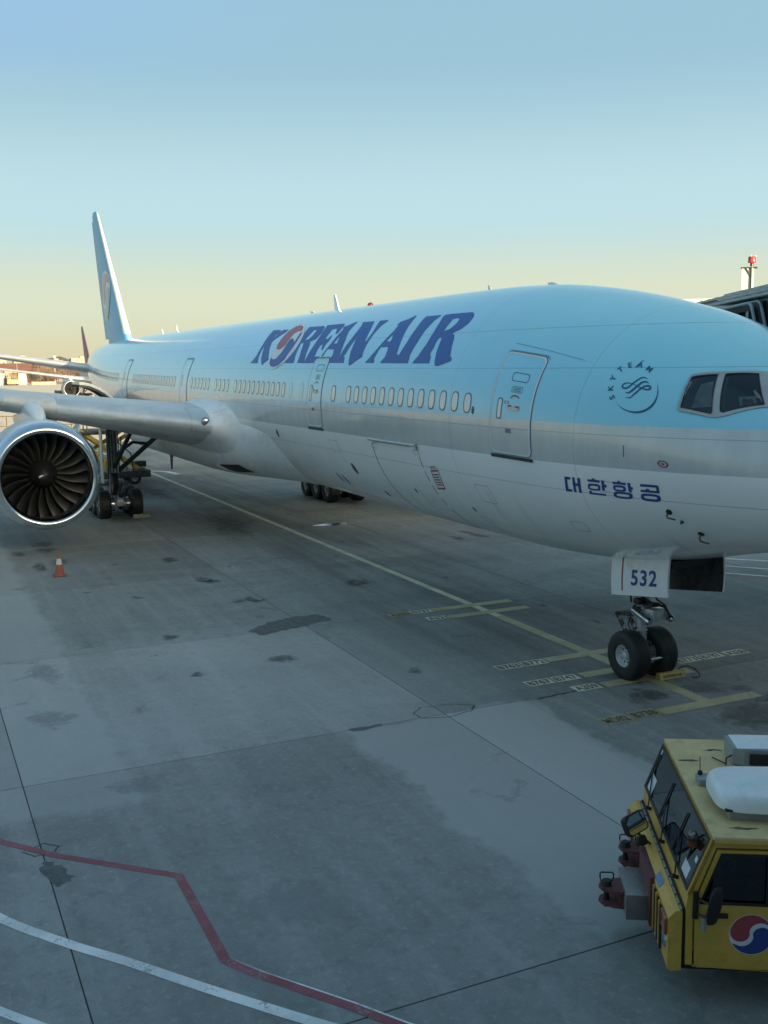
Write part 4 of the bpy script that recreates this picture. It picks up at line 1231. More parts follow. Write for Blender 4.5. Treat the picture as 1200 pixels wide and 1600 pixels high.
# ---- cockpit windows
W3 = [(2.77, 26.59), (2.872, 42.572), (2.832, 44.09), (2.582, 50.9), (2.292, 30.813), (2.3, 29.443)]
W2 = [(2.189, 32.806), (2.494, 53.119), (2.485, 53.943), (2.174, 65.087), (1.731, 49.095), (1.726, 48.096), (2.138, 32.909)]
W1 = [(2.075, 69.0), (2.03, 72.0), (1.93, 87.2), (1.36, 87.0), (1.60, 53.5), (1.63, 52.6)]
FRT = [(2.821, 25.969), (2.907, 42.752), (2.893, 44.693), (2.773, 47.904), (2.604, 52.673), (2.39, 59.664), (2.209, 67.236), (2.132, 70.156), (2.07, 74), (2.0, 90)]
FRB = [(1.28, 90), (1.48, 56), (1.55, 52.0), (1.614, 49.5), (1.648, 48.117), (1.733, 45.383), (1.891, 38.964), (2.054, 32.519), (2.186, 28.855), (2.264, 27.757), (2.777, 24.633)]
def grow(L, d):
    """inset (d<0) or outset a loop in metres, roughly"""
    P = [Vector((x, t * RS)) for x, t in L]
    c = sum(P, Vector((0, 0))) / len(P)
    return [((p + (p - c).normalized() * d).x, (p + (p - c).normalized() * d).y / RS) for p in P]
M_PANE = glass('window_pane', (0.75, 0.80, 0.80), 0.0, 0.03)
M_CPALE = mat('cockpit_pale_grey', (0.20, 0.25, 0.275), 0.7, var=0.12, scale=3)
M_CSH2 = mat('cockpit_grey', (0.055, 0.066, 0.07), 0.7, var=0.2, scale=3)
M_CWHITE = mat('cockpit_white', (0.42, 0.46, 0.47), 0.7)
COCKPIT_IN3 = [('pale_reflection', [(2.682, 41.836), (2.558, 46.515), (2.33, 33.267), (2.613, 28.437)], M_CPALE), ('side_post', [(2.855, 41.833), (2.787, 44.127), (2.757, 40.186), (2.737, 27.231), (2.757, 27.187)], M_CSH2)]  # pale reflection in the aft pane, painted as a flat patch
COCKPIT_IN2 = [('seat', [(2.086, 45.379), (1.907, 50.979), (1.823, 47.193), (1.846, 45.866), (1.915, 48.194), (1.96, 46.273), (2.019, 45.769), (1.963, 41.046), (1.982, 40.611)], M_CPALE), ('white_wedge', [(2.004, 53.692), (1.983, 54.369), (1.879, 53.021), (1.793, 51.043), (1.758, 49.025), (1.827, 50.742), (1.885, 50.529)], M_CWHITE), ('side_post', [(2.454, 52.142), (2.422, 52.669), (2.13, 34.138), (2.147, 33.548)], M_CSH2), ('seat_base', [(1.982, 40.611), (2.017, 44.187), (1.897, 47.974), (1.832, 46.587), (1.812, 45.395)], M_CSH2)]  # flat seat and post patches, plus a white wedge
for side in (1, -1):
    mir = (lambda L: L) if side == 1 else (lambda L: [(x, 180 - t) for x, t in L])
    fr = patch('windshield_frame', [mir(FRT + FRB)] + [mir(w) for w in (W3, W2, W1)], M_FRAME, plane, 0.018, 0.12)
    for w in (W3, W2, W1):
        gl = patch('cockpit_window', [mir(w)], M_CGLASS, plane, 0.004, 0.14)
        if side == 1 and w is not W1:
            for nm, L, m in (COCKPIT_IN3 if w is W3 else COCKPIT_IN2):
                patch(nm, [L], m, gl, 0.007, 0.2)
            patch('pane', [w], M_PANE, gl, 0.012, 0.14)
        patch('window_seal', [mir(grow(w, 0.015)), mir(grow(w, -0.022))], M_SEALB, gl, 0.021, 0.15)
    if side == 1:
        # rivets round the aft pane
        o = grow(W3, 0.05)
        mb = MB()
        for i in range(len(o)):
            p, q2 = o[i], o[(i + 1) % len(o)]
            k = max(1, int(math.hypot(q2[0] - p[0], (q2[1] - p[1]) * RS) / 0.045))
            for j in range(k):
                P = sp(p[0] + (q2[0] - p[0]) * j / k, p[1] + (q2[1] - p[1]) * j / k, [0.0185])[0]
                P2 = sp(p[0] + (q2[0] - p[0]) * j / k, p[1] + (q2[1] - p[1]) * j / k, [0.021])[0]
                mb.cyl(P, P2, 0.0065, n=6)
        mb.build('rivets', M_GAP, fr, smooth=0, kind='stuff')

# ---- forward cargo door and small skin fittings
cd_ = patch('cargo_door', [[(13.40, -13.3), (13.45, -32), (13.5, -50), (13.5, -66), (10.72, -66), (10.70, -50), (10.75, -13.3)],
                           [(13.365, -13.9), (13.415, -32), (13.465, -50), (13.465, -65.4), (10.755, -65.4), (10.735, -50), (10.785, -13.9)]], M_GAP, plane, 0.005, 0.4)
bar = [tuple(sp(x, -12.9, [0.05])[0]) for x in (13.42, 10.72)]
MB().tube([bar[0], bar[1]], 0.045, 8).build('cargo_door_hinge', M_FRAME, cd_)
for x in (13.3, 10.85):
    patch('hinge_cover', [rrect(x - 0.15, x + 0.15, -14.2, -12.0, 0.03)], M_WHITE, cd_, 0.075, 0.3)
    patch('hinge_stencil', [rrect(x - 0.17, x + 0.17, -17.6, -15.2, 0.03), rrect(x - 0.16, x + 0.16, -17.4, -15.4, 0.025)], M_FRAME, cd_, 0.006, 0.3)
pl = patch('placard', [[(10.39, -24.0), (9.98, -23.2), (10.10, -33.6), (10.53, -34.4)], [(10.36, -24.8), (10.01, -24.1), (10.13, -32.8), (10.50, -33.5)]], M_ERED, plane, 0.007, 0.3)
for k in range(5):
    t0 = -26.0 - 1.35 * k
    patch('placard_text', [[(10.36 + 0.012 * k, t0), (10.09 + 0.012 * k, t0 + 0.5), (10.09 + 0.012 * k, t0 - 0.1), (10.36 + 0.012 * k, t0 - 0.6)]], M_ERED if k % 2 else M_GAP, pl, 0.007, 0.3)
patch('placard_text', [[(10.38, -22.3), (10.05, -21.6), (10.05, -21.9), (10.38, -22.6)]], M_GAP, pl, 0.007, 0.3)
patch('placard_text', [[(10.38, -23.0), (10.05, -22.3), (10.05, -22.6), (10.38, -23.3)]], M_GAP, pl, 0.007, 0.3)
for x, t_, a, b in ((21.04, -18.6, .10, .14), (15.48, -33.0, .12, .20), (17.41, -43.8, .06, .22), (17.0, -44.4, .06, .22), (14.44, -48.4, .07, .13), (8.0, 5.2, .05, .09), (12.0, -39.0, .05, .08), (9.3, -43.0, .05, .08)):
    patch('drain_port', [[(x + a * math.cos(u), t_ + b * math.sin(u) / RS) for u in np.linspace(0, 2 * math.pi, 15)[:-1]]], M_GAP, plane, 0.006, 0.3)
sx_, st_ = 2.87, -3.1
sn = patch('static_port', [[(sx_ + .10 * math.cos(u), st_ + .10 * math.sin(u) / RS) for u in np.linspace(0, 2 * math.pi, 25)[:-1]], [(sx_ + .066 * math.cos(u), st_ + .066 * math.sin(u) / RS) for u in np.linspace(0, 2 * math.pi, 25)[:-1]]], M_ERED, plane, 0.006, 0.3)
patch('port_plate', [[(sx_ + .03 * math.cos(u), st_ + .03 * math.sin(u) / RS) for u in np.linspace(0, 2 * math.pi, 13)[:-1]]], M_GAP, sn, 0.008, 0.3)
for x, t_ in ((3.0, -31.1), (2.72, -47.5)):
    p0 = Vector(sp(x, t_)[0]); n_ = (Vector(sp(x, t_, [0.1])[0]) - p0).normalized()
    mb = MB().tube([p0, p0 + n_ * 0.10, p0 + n_ * 0.15 + Vector((-0.06, 0, 0)), p0 + n_ * 0.16 + Vector((-0.26, 0, 0))], 0.016, 8)
    mb.cyl(p0 - n_ * .01, p0 + n_ * 0.012, 0.06, n=14)
    mb.build('pitot_probe', M_GEARD, plane)
p0 = Vector(sp(2.87, -37.6)[0]); n_ = (Vector(sp(2.87, -37.6, [0.1])[0]) - p0).normalized()
MB().cyl(p0, p0 + n_ * 0.05, 0.035, 0.02, 12).build('ice_probe', M_GEARD, plane)
def blade(x, h, c):
    z = float(sect(np.array([x]))[0][0]) + ZC
    mb = MB()
    mb.add([(x - c / 2, .02, z - .05), (x + c / 2, .02, z - .05), (x + c * 0.75, .012, z + h), (x + c * 0.35, .012, z + h), (x - c / 2, -.02, z - .05), (x + c / 2, -.02, z - .05), (x + c * 0.75, -.012, z + h), (x + c * 0.35, -.012, z + h)],
           [(0, 1, 2, 3), (7, 6, 5, 4), (0, 4, 5, 1), (1, 5, 6, 2), (2, 6, 7, 3), (3, 7, 4, 0)])
    mb.build('antenna', M_WHITE, plane)
blade(22.8, 0.55, 0.42); blade(46.0, 0.36, 0.3); blade(49.5, 0.28, 0.25); blade(12.4, 0.14, 0.16); blade(9.4, 0.07, 0.5); blade(25.0, 0.10, 0.6)
MB().lathe([(-0.03, .10), (0.05, .10), (0.09, .08), (0.12, .03), (0.125, .001)], (20.0, 0, 8.60), (0, 0, 1), 16).build('beacon_light', M_BEACON, plane)
for x0, x1, t0, t1 in ((7.9, 8.5, -36, -27), (5.2, 5.6, -46, -40), (3.9, 4.3, -22, -16.5), (15.9, 16.5, -24, -17), (18.6, 19.0, -38, -30), (9.0, 9.35, -52, -47)):
    patch('access_hatch', [rrect(x0, x1, t0, t1, 0.06), rrect(x0 + 0.008, x1 - 0.008, t0 + 0.15, t1 - 0.15, 0.055)], M_GAP, plane, 0.005, 0.4)
patch('skin_seam', [[(7.25, 36.2), (5.0, 34.45), (5.0, 34.3), (7.25, 36.0)]], M_GAPL, plane, 0.005, 0.3)
patch('skin_seam', [[(3.84, 41.5), (3.9, 37.0), (3.88, 37.0), (3.82, 41.5)]], M_GAP, plane, 0.005, 0.3)
patch('skin_seam', [[(3.62, -3.3), (3.62, 2.2), (3.605, 2.2), (3.605, -3.3)]], M_GAP, plane, 0.005, 0.3)
# ram air inlet, its shaded throat painted dark on the fairing, and a drain mast
x0, x1, a0, a1 = 26.2, 28.4, R_(-52), R_(-34)
MB().grid([[fair_pt(x0 + (x1 - x0) * i / 6 + 0.35 * (j / 5), a0 + (a1 - a0) * j / 5, 0.012) for j in range(6)] for i in range(7)]).build('air_inlet', M_DARK, plane)
lipx = plane.children[-1]
MB().tube([fair_pt(x1 + 0.35 * j / 5, a0 + (a1 - a0) * j / 5, 0.03) for j in range(6)], 0.05, 8).build('inlet_edge', M_BARE, lipx)
MB().grid([[fair_pt(x0 + (x1 - x0) * (0.55 + 0.45 * i / 3) + 0.35 * (j / 3), a0 + (a1 - a0) * (0.12 + 0.76 * j / 3), 0.02) for j in range(4)] for i in range(4)]).build('inlet_ramp', M_GEARD, lipx)
MB().prism([(0, 0), (0.42, 0), (0.26, -0.62), (0.2, -0.62)], (0, 0.05, 0), origin=(33.2, 3.55, 2.9), ex=(1, 0, 0), ey=(0, 0, 1)).build('drain_mast', M_GEARD, plane)

# aft cargo door, swung up, and a dark patch standing for its opening
arc = []
for i in range(9):
    t = i / 8
    a = R_(205 - 105 * 0 - t * 78)
    arc.append((3.02 + 2.15 * t, 4.72 + 1.22 * math.sin(R_(90 * t)) ** 0.9))
pr = arc + [(y - 0.03, z - 0.17) for y, z in arc[::-1]]
cdoor = MB().prism(pr, (2.7, 0, 0), origin=(47.7, 0, 0), ex=(0, 1, 0), ey=(0, 0, 1)).build('aft_cargo_door', M_WHITE, plane, smooth=30)
mb = MB()
for k in range(7):
    x = 47.76 + k * 0.42
    mb.prism([(y, z - 0.175) for y, z in arc] + [(y - 0.02, z - 0.30) for y, z in arc[::-1]], (0.05, 0, 0), origin=(x, 0, 0), ex=(0, 1, 0), ey=(0, 0, 1))
mb.build('door_ribs', M_GEARD, cdoor, smooth=0, kind='stuff')
patch('cargo_hold_dark_patch', [rrect(47.7, 50.4, -52, -15.5, 0.1)], M_DARK, plane, 0.008, 0.4)  # shade of the hold painted as a dark sheet on the skin

# ---- landing gear
def wheel(parent, c, ax, R, W, rimr, tyre='tyre'):
    c = Vector(c); ax = Vector(ax).normalized()
    h = W / 2
    prof = [(-h * 0.72, rimr), (-h * 0.94, rimr * 1.10), (-h, rimr + (R - rimr) * 0.45), (-h * 0.93, R * 0.90), (-h * 0.74, R * 0.972)]
    for g in (-0.42, -0.14, 0.14, 0.42):
        prof += [(h * (g - 0.045), R * 0.998), (h * (g - 0.035), R * 0.982), (h * (g + 0.035), R * 0.982), (h * (g + 0.045), R * 0.998)]
    prof += [(h * 0.74, R * 0.972), (h * 0.93, R * 0.90), (h, rimr + (R - rimr) * 0.45), (h * 0.94, rimr * 1.10), (h * 0.72, rimr)]
    MB().lathe(prof, c, ax, 48).build('tyre', M_TYRE, parent, smooth=40)
    mb = MB()
    for s_ in (-1, 1):
        mb.lathe([(s_ * h * 0.76, rimr * 1.10), (s_ * h * 0.80, rimr * 1.02), (s_ * h * 0.70, rimr * 0.95), (s_ * h * 0.40, rimr * 0.80), (s_ * h * 0.30, rimr * 0.45), (s_ * h * 0.62, rimr * 0.38), (s_ * h * 0.66, rimr * 0.30), (s_ * h * 0.66, 0.001)], c, ax, 32, mi=0)
        x = ax.orthogonal().normalized(); y = ax.cross(x)
        for k in range(9):
            t = 2 * math.pi * k / 9
            p = c + (x * math.cos(t) + y * math.sin(t)) * rimr * 0.66
            mb.cyl(p + ax * s_ * h * 0.30, p + ax * s_ * h * 0.395, rimr * 0.10, n=10, mi=1)
        for k in range(12):
            t = 2 * math.pi * (k + .5) / 12
            p = c + (x * math.cos(t) + y * math.sin(t)) * rimr * 0.36
            mb.cyl(p + ax * s_ * h * 0.55, p + ax * s_ * h * 0.70, rimr * 0.035, n=6, mi=0)
    mb.build('rim', [M_RIMW, M_DARK], parent, smooth=35)

def main_gear(s):
    Y = 5.49 * s
    mb = MB()
    mb.cyl((36.85, Y, 4.5), (36.95, Y, 2.0), 0.26, 0.24, 20)
    mb.cyl((36.95, Y, 2.05), (37.05, Y, 0.85), 0.155, 0.155, 18)
    mb.cyl((36.93, Y, 2.15), (36.95, Y, 1.90), 0.30, 0.30, 20)
    mb.box((35.4, Y - 0.16, 0.52), (38.8, Y + 0.16, 0.82), 0.06)
    for x in (35.65, 37.12, 38.6):
        mb.cyl((x, Y - 0.98, 0.61), (x, Y + 0.98, 0.61), 0.10, n=14)
    g = mb.build('main_landing_gear', M_GEAR, plane)
    mb = MB()
    mb.tube([(36.9, Y - 0.2 * s, 1.95), (36.5, 3.9 * s, 3.2), (36.2, 2.9 * s, 4.1)], 0.11, 10)
    mb.tube([(36.9, Y, 2.6), (36.6, 4.6 * s, 3.3), (36.5, 3.9 * s, 3.2)], 0.07, 8)
    mb.tube([(36.9, Y, 2.0), (34.6, 4.9 * s, 4.2)], 0.10, 10)
    mb.build('side_brace', M_GEARD, g)
    mb = MB()
    mb.prism([(0, 0), (0.55, -0.42), (0.50, -0.52), (0, -0.2)], (0, 0.24, 0), origin=(36.7, Y - 0.12, 1.95), ex=(-1, 0, 0), ey=(0, 0, 1))
    mb.prism([(0.55, -0.42), (0.03, -1.05), (0.03, -0.88), (0.48, -0.46)], (0, 0.22, 0), origin=(36.7, Y - 0.11, 1.95), ex=(-1, 0, 0), ey=(0, 0, 1))
    mb.build('torque_link', M_GEARD, g)
    mb = MB()
    for k in range(5):
        dy = (-0.22, -0.1, 0.05, 0.16, 0.26)[k]
        mb.tube([(36.62, Y + dy, 4.2), (36.58 - 0.02 * k, Y + dy * 1.1, 3.0), (36.55, Y + dy, 2.1), (36.3 + 0.05 * k, Y + dy * 1.3, 1.2), (35.9, Y + dy * 1.5, 0.75)], 0.022, 6)
    for x in (35.42,):
        for dy in (-0.32, -0.42, 0.32, 0.42, 0.0):
            mb.cyl((x, Y + dy, 0.61), (x + 0.12, Y + dy, 0.61), 0.05, n=8)
    mb.build('brake_hoses', M_HOSE, g, kind='stuff')
    for dy in (-0.36, 0.36):
        mb = MB()
        mb.cyl((35.65, Y + dy - 0.09, 0.61), (35.65, Y + dy + 0.09, 0.61), 0.30, n=20)
        for k in range(8):
            t = 2 * math.pi * k / 8
            mb.cyl((35.65 + 0.24 * math.cos(t), Y + dy - 0.13, 0.61 + 0.24 * math.sin(t)), (35.65 + 0.24 * math.cos(t), Y + dy + 0.13, 0.61 + 0.24 * math.sin(t)), 0.045, n=8)
        mb.build('brake_unit', M_STEEL, g)
    d = MB().box((36.5, Y + 0.50 * s - 0.025, 1.45), (37.1, Y + 0.50 * s + 0.025, 4.35), 0.02).build('gear_door', M_WHITE, g)
    for x in (35.65, 37.12, 38.6):
        for dy in (-0.70, 0.70):
            wheel(g, (x, Y + dy, 0.61), (0, 1, 0), 0.66, 0.53, 0.30)
    return g
main_gear(1)
main_gear(-1)

# nose gear
mb = MB()
mb.cyl((6.02, 0, 3.0), (5.96, 0, 1.35), 0.145, 0.14, 20)
mb.cyl((5.96, 0, 1.36), (5.90, 0, 0.62), 0.095, 0.095, 18)
for z in (1.02, 0.94, 0.86, 0.78):
    mb.cyl((5.935, 0, z), (5.93, 0, z - 0.03), 0.118, n=18)
mb.cyl((5.9, 0, 0.74), (5.9, 0, 0.40), 0.12, 0.10, 16)
mb.cyl((5.89, -0.40, 0.515), (5.89, 0.40, 0.515), 0.075, n=16)
mb.cyl((5.985, 0, 1.85), (5.975, 0, 1.6), 0.185, n=20)
mb.cyl((5.965, 0, 1.48), (5.96, 0, 1.36), 0.20, n=20)
ng = mb.build('nose_landing_gear', M_GEAR, plane)
for s in (1, -1):
    wheel(ng, (5.89, 0.36 * s, 0.515), (0, 1, 0), 0.535, 0.43, 0.235)
mb = MB()   # torque link behind the leg, pierced
for s in (1, -1):
    L = [(6.1, 1.40), (6.62, 1.28), (6.66, 1.20), (6.10, 1.28)]
    mb.prism([(a - 6, b) for a, b in L], (0, 0.035, 0), origin=(6, 0.09 * s, 0), ex=(1, 0, 0), ey=(0, 0, 1))
vs, fs = fill2d([[(6.58, 1.30), (6.68, 1.24), (6.10, 0.60), (6.0, 0.60), (6.02, 0.70)], [(6.52 + .055 * math.cos(u), 1.17 + .055 * math.sin(u)) for u in np.linspace(0, 2 * math.pi, 13)[:-1]], [(6.36 + .06 * math.cos(u), 1.0 + .06 * math.sin(u)) for u in np.linspace(0, 2 * math.pi, 13)[:-1]]])
for s in (1, -1):
    mb.add([(x, 0.12 * s, z) for x, z in vs], fs).add([(x, 0.15 * s, z) for x, z in vs], [f[::-1] for f in fs])
mb.cyl((6.62, -0.16, 1.25), (6.62, 0.16, 1.25), 0.04, n=10)
mb.build('torque_link', M_GEARD, ng)
mb = MB()   # polished steering cylinders
for s in (1, -1):
    mb.cyl((6.0, 0.17 * s, 1.45), (5.36, 0.30 * s, 1.36), 0.075, n=16)
    mb.cyl((5.37, 0.30 * s, 1.36), (5.30, 0.31 * s, 1.35), 0.085, 0.05, 16)
mb.build('steering_cylinder', M_STEEL, ng)
MB().box((5.38, -0.20, 1.33), (5.78, 0.16, 1.57), 0.025).build('light_housing', M_GEAR, ng)
mb = MB()
mb.tube([(5.8, 0.1, 1.75), (5.55, 0.05, 1.68), (5.4, -0.15, 1.62), (5.32, -0.22, 1.45), (5.36, -0.26, 1.34)], 0.030, 8)
mb.tube([(5.86, -0.12, 1.95), (5.7, -0.2, 1.7), (5.5, -0.24, 1.62), (5.38, -0.24, 1.5)], 0.018, 6)
mb.tube([(6.1, 0.14, 2.3), (6.14, 0.17, 1.9), (6.12, 0.15, 1.6)], 0.02, 6)
mb.tube([(5.84, 0.13, 2.3), (5.8, 0.2, 1.9), (5.9, 0.2, 1.6), (6.05, 0.22, 1.45)], 0.016, 6)
mb.tube([(6.05, 0.2, 1.35), (6.2, 0.16, 1.1), (6.02, 0.11, 0.8), (5.92, 0.08, 0.6)], 0.013, 6)
mb.box((6.08, 0.06, 1.75), (6.22, 0.22, 1.95), 0.02)
mb.box((5.75, 0.02, 1.62), (5.95, 0.24, 1.74), 0.02)
mb.box((5.5, -0.12, 1.6), (5.85, 0.1, 1.68), 0.02)
mb.tube([(6.12, -0.1, 2.4), (6.16, -0.14, 1.9), (6.1, -0.16, 1.5), (6.16, -0.12, 1.1), (6.0, -0.1, 0.75)], 0.014, 6)
mb.tube([(5.86, 0.02, 2.4), (5.80, 0.06, 2.0), (5.82, 0.1, 1.72)], 0.018, 6)
mb.tube([(5.95, 0.17, 1.55), (5.75, 0.22, 1.50), (5.6, 0.2, 1.58), (5.5, 0.1, 1.62)], 0.012, 6)
mb.build('hydraulic_lines', M_HOSE, ng, kind='stuff')
for yy in (0.26, -0.26):
    MB().lathe([(0, 0.001), (0.0, 0.075), (0.05, 0.08), (0.11, 0.05), (0.13, 0.001)], (5.74, yy, 1.86), (1, 0, 0), 18).build('taxi_light', M_STEEL, ng, smooth=40)
mb = MB()
for z_ in (2.2, 1.98, 1.72, 1.5):
    mb.lathe([(0, 0.15), (0, 0.165), (0.04, 0.165), (0.04, 0.15)], (5.99, 0, z_), (0, 0, 1), 18)
mb.build('strut_clamp', M_GEARD, ng, kind='stuff')
mb = MB()
mb.tube([(6.1, 0.0, 2.5), (7.5, 0.0, 2.75)], 0.08, 10)
mb.tube([(5.97, -.2, 0.52), (5.45, -.2, 0.50)], 0.02, 8); mb.tube([(5.97, .2, 0.52), (5.45, .2, 0.50)], 0.02, 8); mb.tube([(5.45, -.23, .50), (5.45, .23, .50)], 0.032, 10)
mb.build('tow_fitting', M_STEEL, ng)
NGX = 0.12
ng.location.x = NGX
def nose_door(s):
    mb = MB()
    rows = []
    for i in range(9):
        t = i / 8
        zt = lambda x: 2.92 - 0.10 * (x - 4.5) / 1.8
        r = []
        for x in np.linspace(4.52 if s > 0 else 4.32, 6.30 if s > 0 else 6.05, 8):
            z = zt(x) + (2.09 - 0.27 * (x - 4.54) / 1.70 - zt(x)) * t
            y = 0.62 + 0.10 * math.sin(t * math.pi * 0.55) ** 1.5 * 0.6 - 0.05 * t * t
            r.append((x, y * s, z))
        rows.append(r)
    ri = [[(x, y - 0.045 * s, z) for x, y, z in r] for r in rows]
    mb.grid(rows, mi=0)
    mb.grid(ri, mi=1)
    for a, b in ((rows[0], ri[0]), (rows[-1], ri[-1]), ([r[0] for r in rows], [r[0] for r in ri]), ([r[-1] for r in rows], [r[-1] for r in ri])):
        mb.grid([a, b], mi=0)
    return mb.build('nose_gear_door', [M_WHITE, M_GEARD], plane, smooth=40), rows
nd, rows = nose_door(1)
nose_door(-1)
def nd_pt(x, z):
    zt = 2.92 - 0.10 * (x - 4.5) / 1.8
    zb = 2.09 - 0.27 * (x - 4.54) / 1.70
    t = (z - zt) / (zb - zt)
    return (x, 0.62 + 0.10 * math.sin(max(t, 0) * math.pi * 0.55) ** 1.5 * 0.6 - 0.05 * t * t + 0.006, z)
vs, fs = text_mesh('532', 0.42, 0.010, 1.12)
mw = max(v[0] for v in vs) * 2; mh = max(v[1] for v in vs) * 2
for_vs = [nd_pt(5.24 - v[0] / mw * 0.80, 2.36 + v[1] / mh * 0.335 + v[0] / mw * 0.80 * 0.15) for v in vs]
MB().add(for_vs, fs).build('number_lettering', M_EBLU, nd, smooth=60)
mb = MB().grid([[nd_pt(5.93 + dx, z) for dx in (-0.02, 0.02)] for z in np.linspace(2.80, 1.97, 8)])
mb.build('red_stripe', M_ERED, nd, smooth=60)
MB().box((4.55, -0.52, 2.66), (7.2, 0.52, 2.80)).build('gear_bay', M_DARK, plane)  # solid dark block standing for the shaded bay
for s in (1, -1):
    MB().tube([(5.95, 0.12 * s, 2.25), (5.8, 0.60 * s, 2.45)], 0.018, 8).build('door_rod', M_GEARD, plane)

# ------------------------------------------------------------------ tow tractor
M_TY = mat('tractor_yellow', (0.60, 0.365, 0.065), 0.42, var=0.08, scale=2.5, dirt=(0.24, 0.15, 0.05), dirt_amt=0.28, coat=0.05)
M_TROOF = mat('pale_roof_yellow', (0.66, 0.49, 0.24), 0.65, var=0.12, scale=1.6, dirt=(0.30, 0.25, 0.17), dirt_amt=0.5)  # paler yellow than the side panels
M_TBLK = mat('black_trim', (0.013, 0.013, 0.014), 0.5, var=0.2)
M_TRED = mat('hitch_red_paint', (0.13, 0.042, 0.045), 0.6, var=0.25, scale=8, dirt=(0.03, 0.02, 0.02), dirt_amt=0.6)
M_TINT = mat('cab_interior', (0.10, 0.105, 0.108), 0.7, var=0.3, scale=4)
M_SEAT = mat('grey_seat', (0.20, 0.21, 0.22), 0.8, var=0.2)
M_ACW = mat('white_unit_shell', (0.82, 0.85, 0.85), 0.35, var=0.05, scale=2, dirt=(0.45, 0.47, 0.46), dirt_amt=0.35)
M_ACG = mat('grey_sheet_metal', (0.30, 0.33, 0.35), 0.42, 0.3, var=0.1, scale=2)
M_BEIGE = mat('beige_sheet_metal', (0.30, 0.29, 0.26), 0.5, var=0.08, scale=2)
M_AMB = mat('orange_lamp_lens', (0.30, 0.075, 0.012), 0.25, coat=0.6)
M_PAPER = mat('paper_notice', (0.62, 0.66, 0.68), 0.7, var=0.05)
M_STK = mat('blue_sticker', (0.10, 0.20, 0.38), 0.4, var=0.15)
M_MIR = mat('mirror_glass', (0.75, 0.75, 0.75), 0.04, 1.0, var=0.02)
M_GLASS = glass('cab_glass', (0.60, 0.64, 0.64), 0.08)
M_GLASSD = glass('side_glass', (0.30, 0.33, 0.34), 0.01)
M_DOME = glass('clear_dome', (0.85, 0.78, 0.70), 0.06)
def tread():
    t = new_mat('tread_plate')
    o = t.obj()
    x, y, z = t.sep(o)
    a = t.math('SINE', t.math('MULTIPLY', t.math('ADD', x, y), 2 * math.pi / 0.055))
    b = t.math('SINE', t.math('MULTIPLY', t.math('SUBTRACT', x, y), 2 * math.pi / 0.055))
    h = t.step(t.math('MULTIPLY', a, b), 0.15, 0.6)
    n = t.noise(o, 9, 4, 0.6)
    t.set(color=t.mix(h, t.mix(n, (0.20, 0.20, 0.20), (0.32, 0.32, 0.31)), (0.46, 0.47, 0.46)), metal=0.75, rough=t.lin(n, 0.3, 0.7, 0.32, 0.5))
    t.bump(h, 0.8, 0.006)
    return t.m
M_TREAD = tread()

M_RUST = mat('rust_stain', (0.12, 0.085, 0.06), 0.85, var=0.4, scale=20)

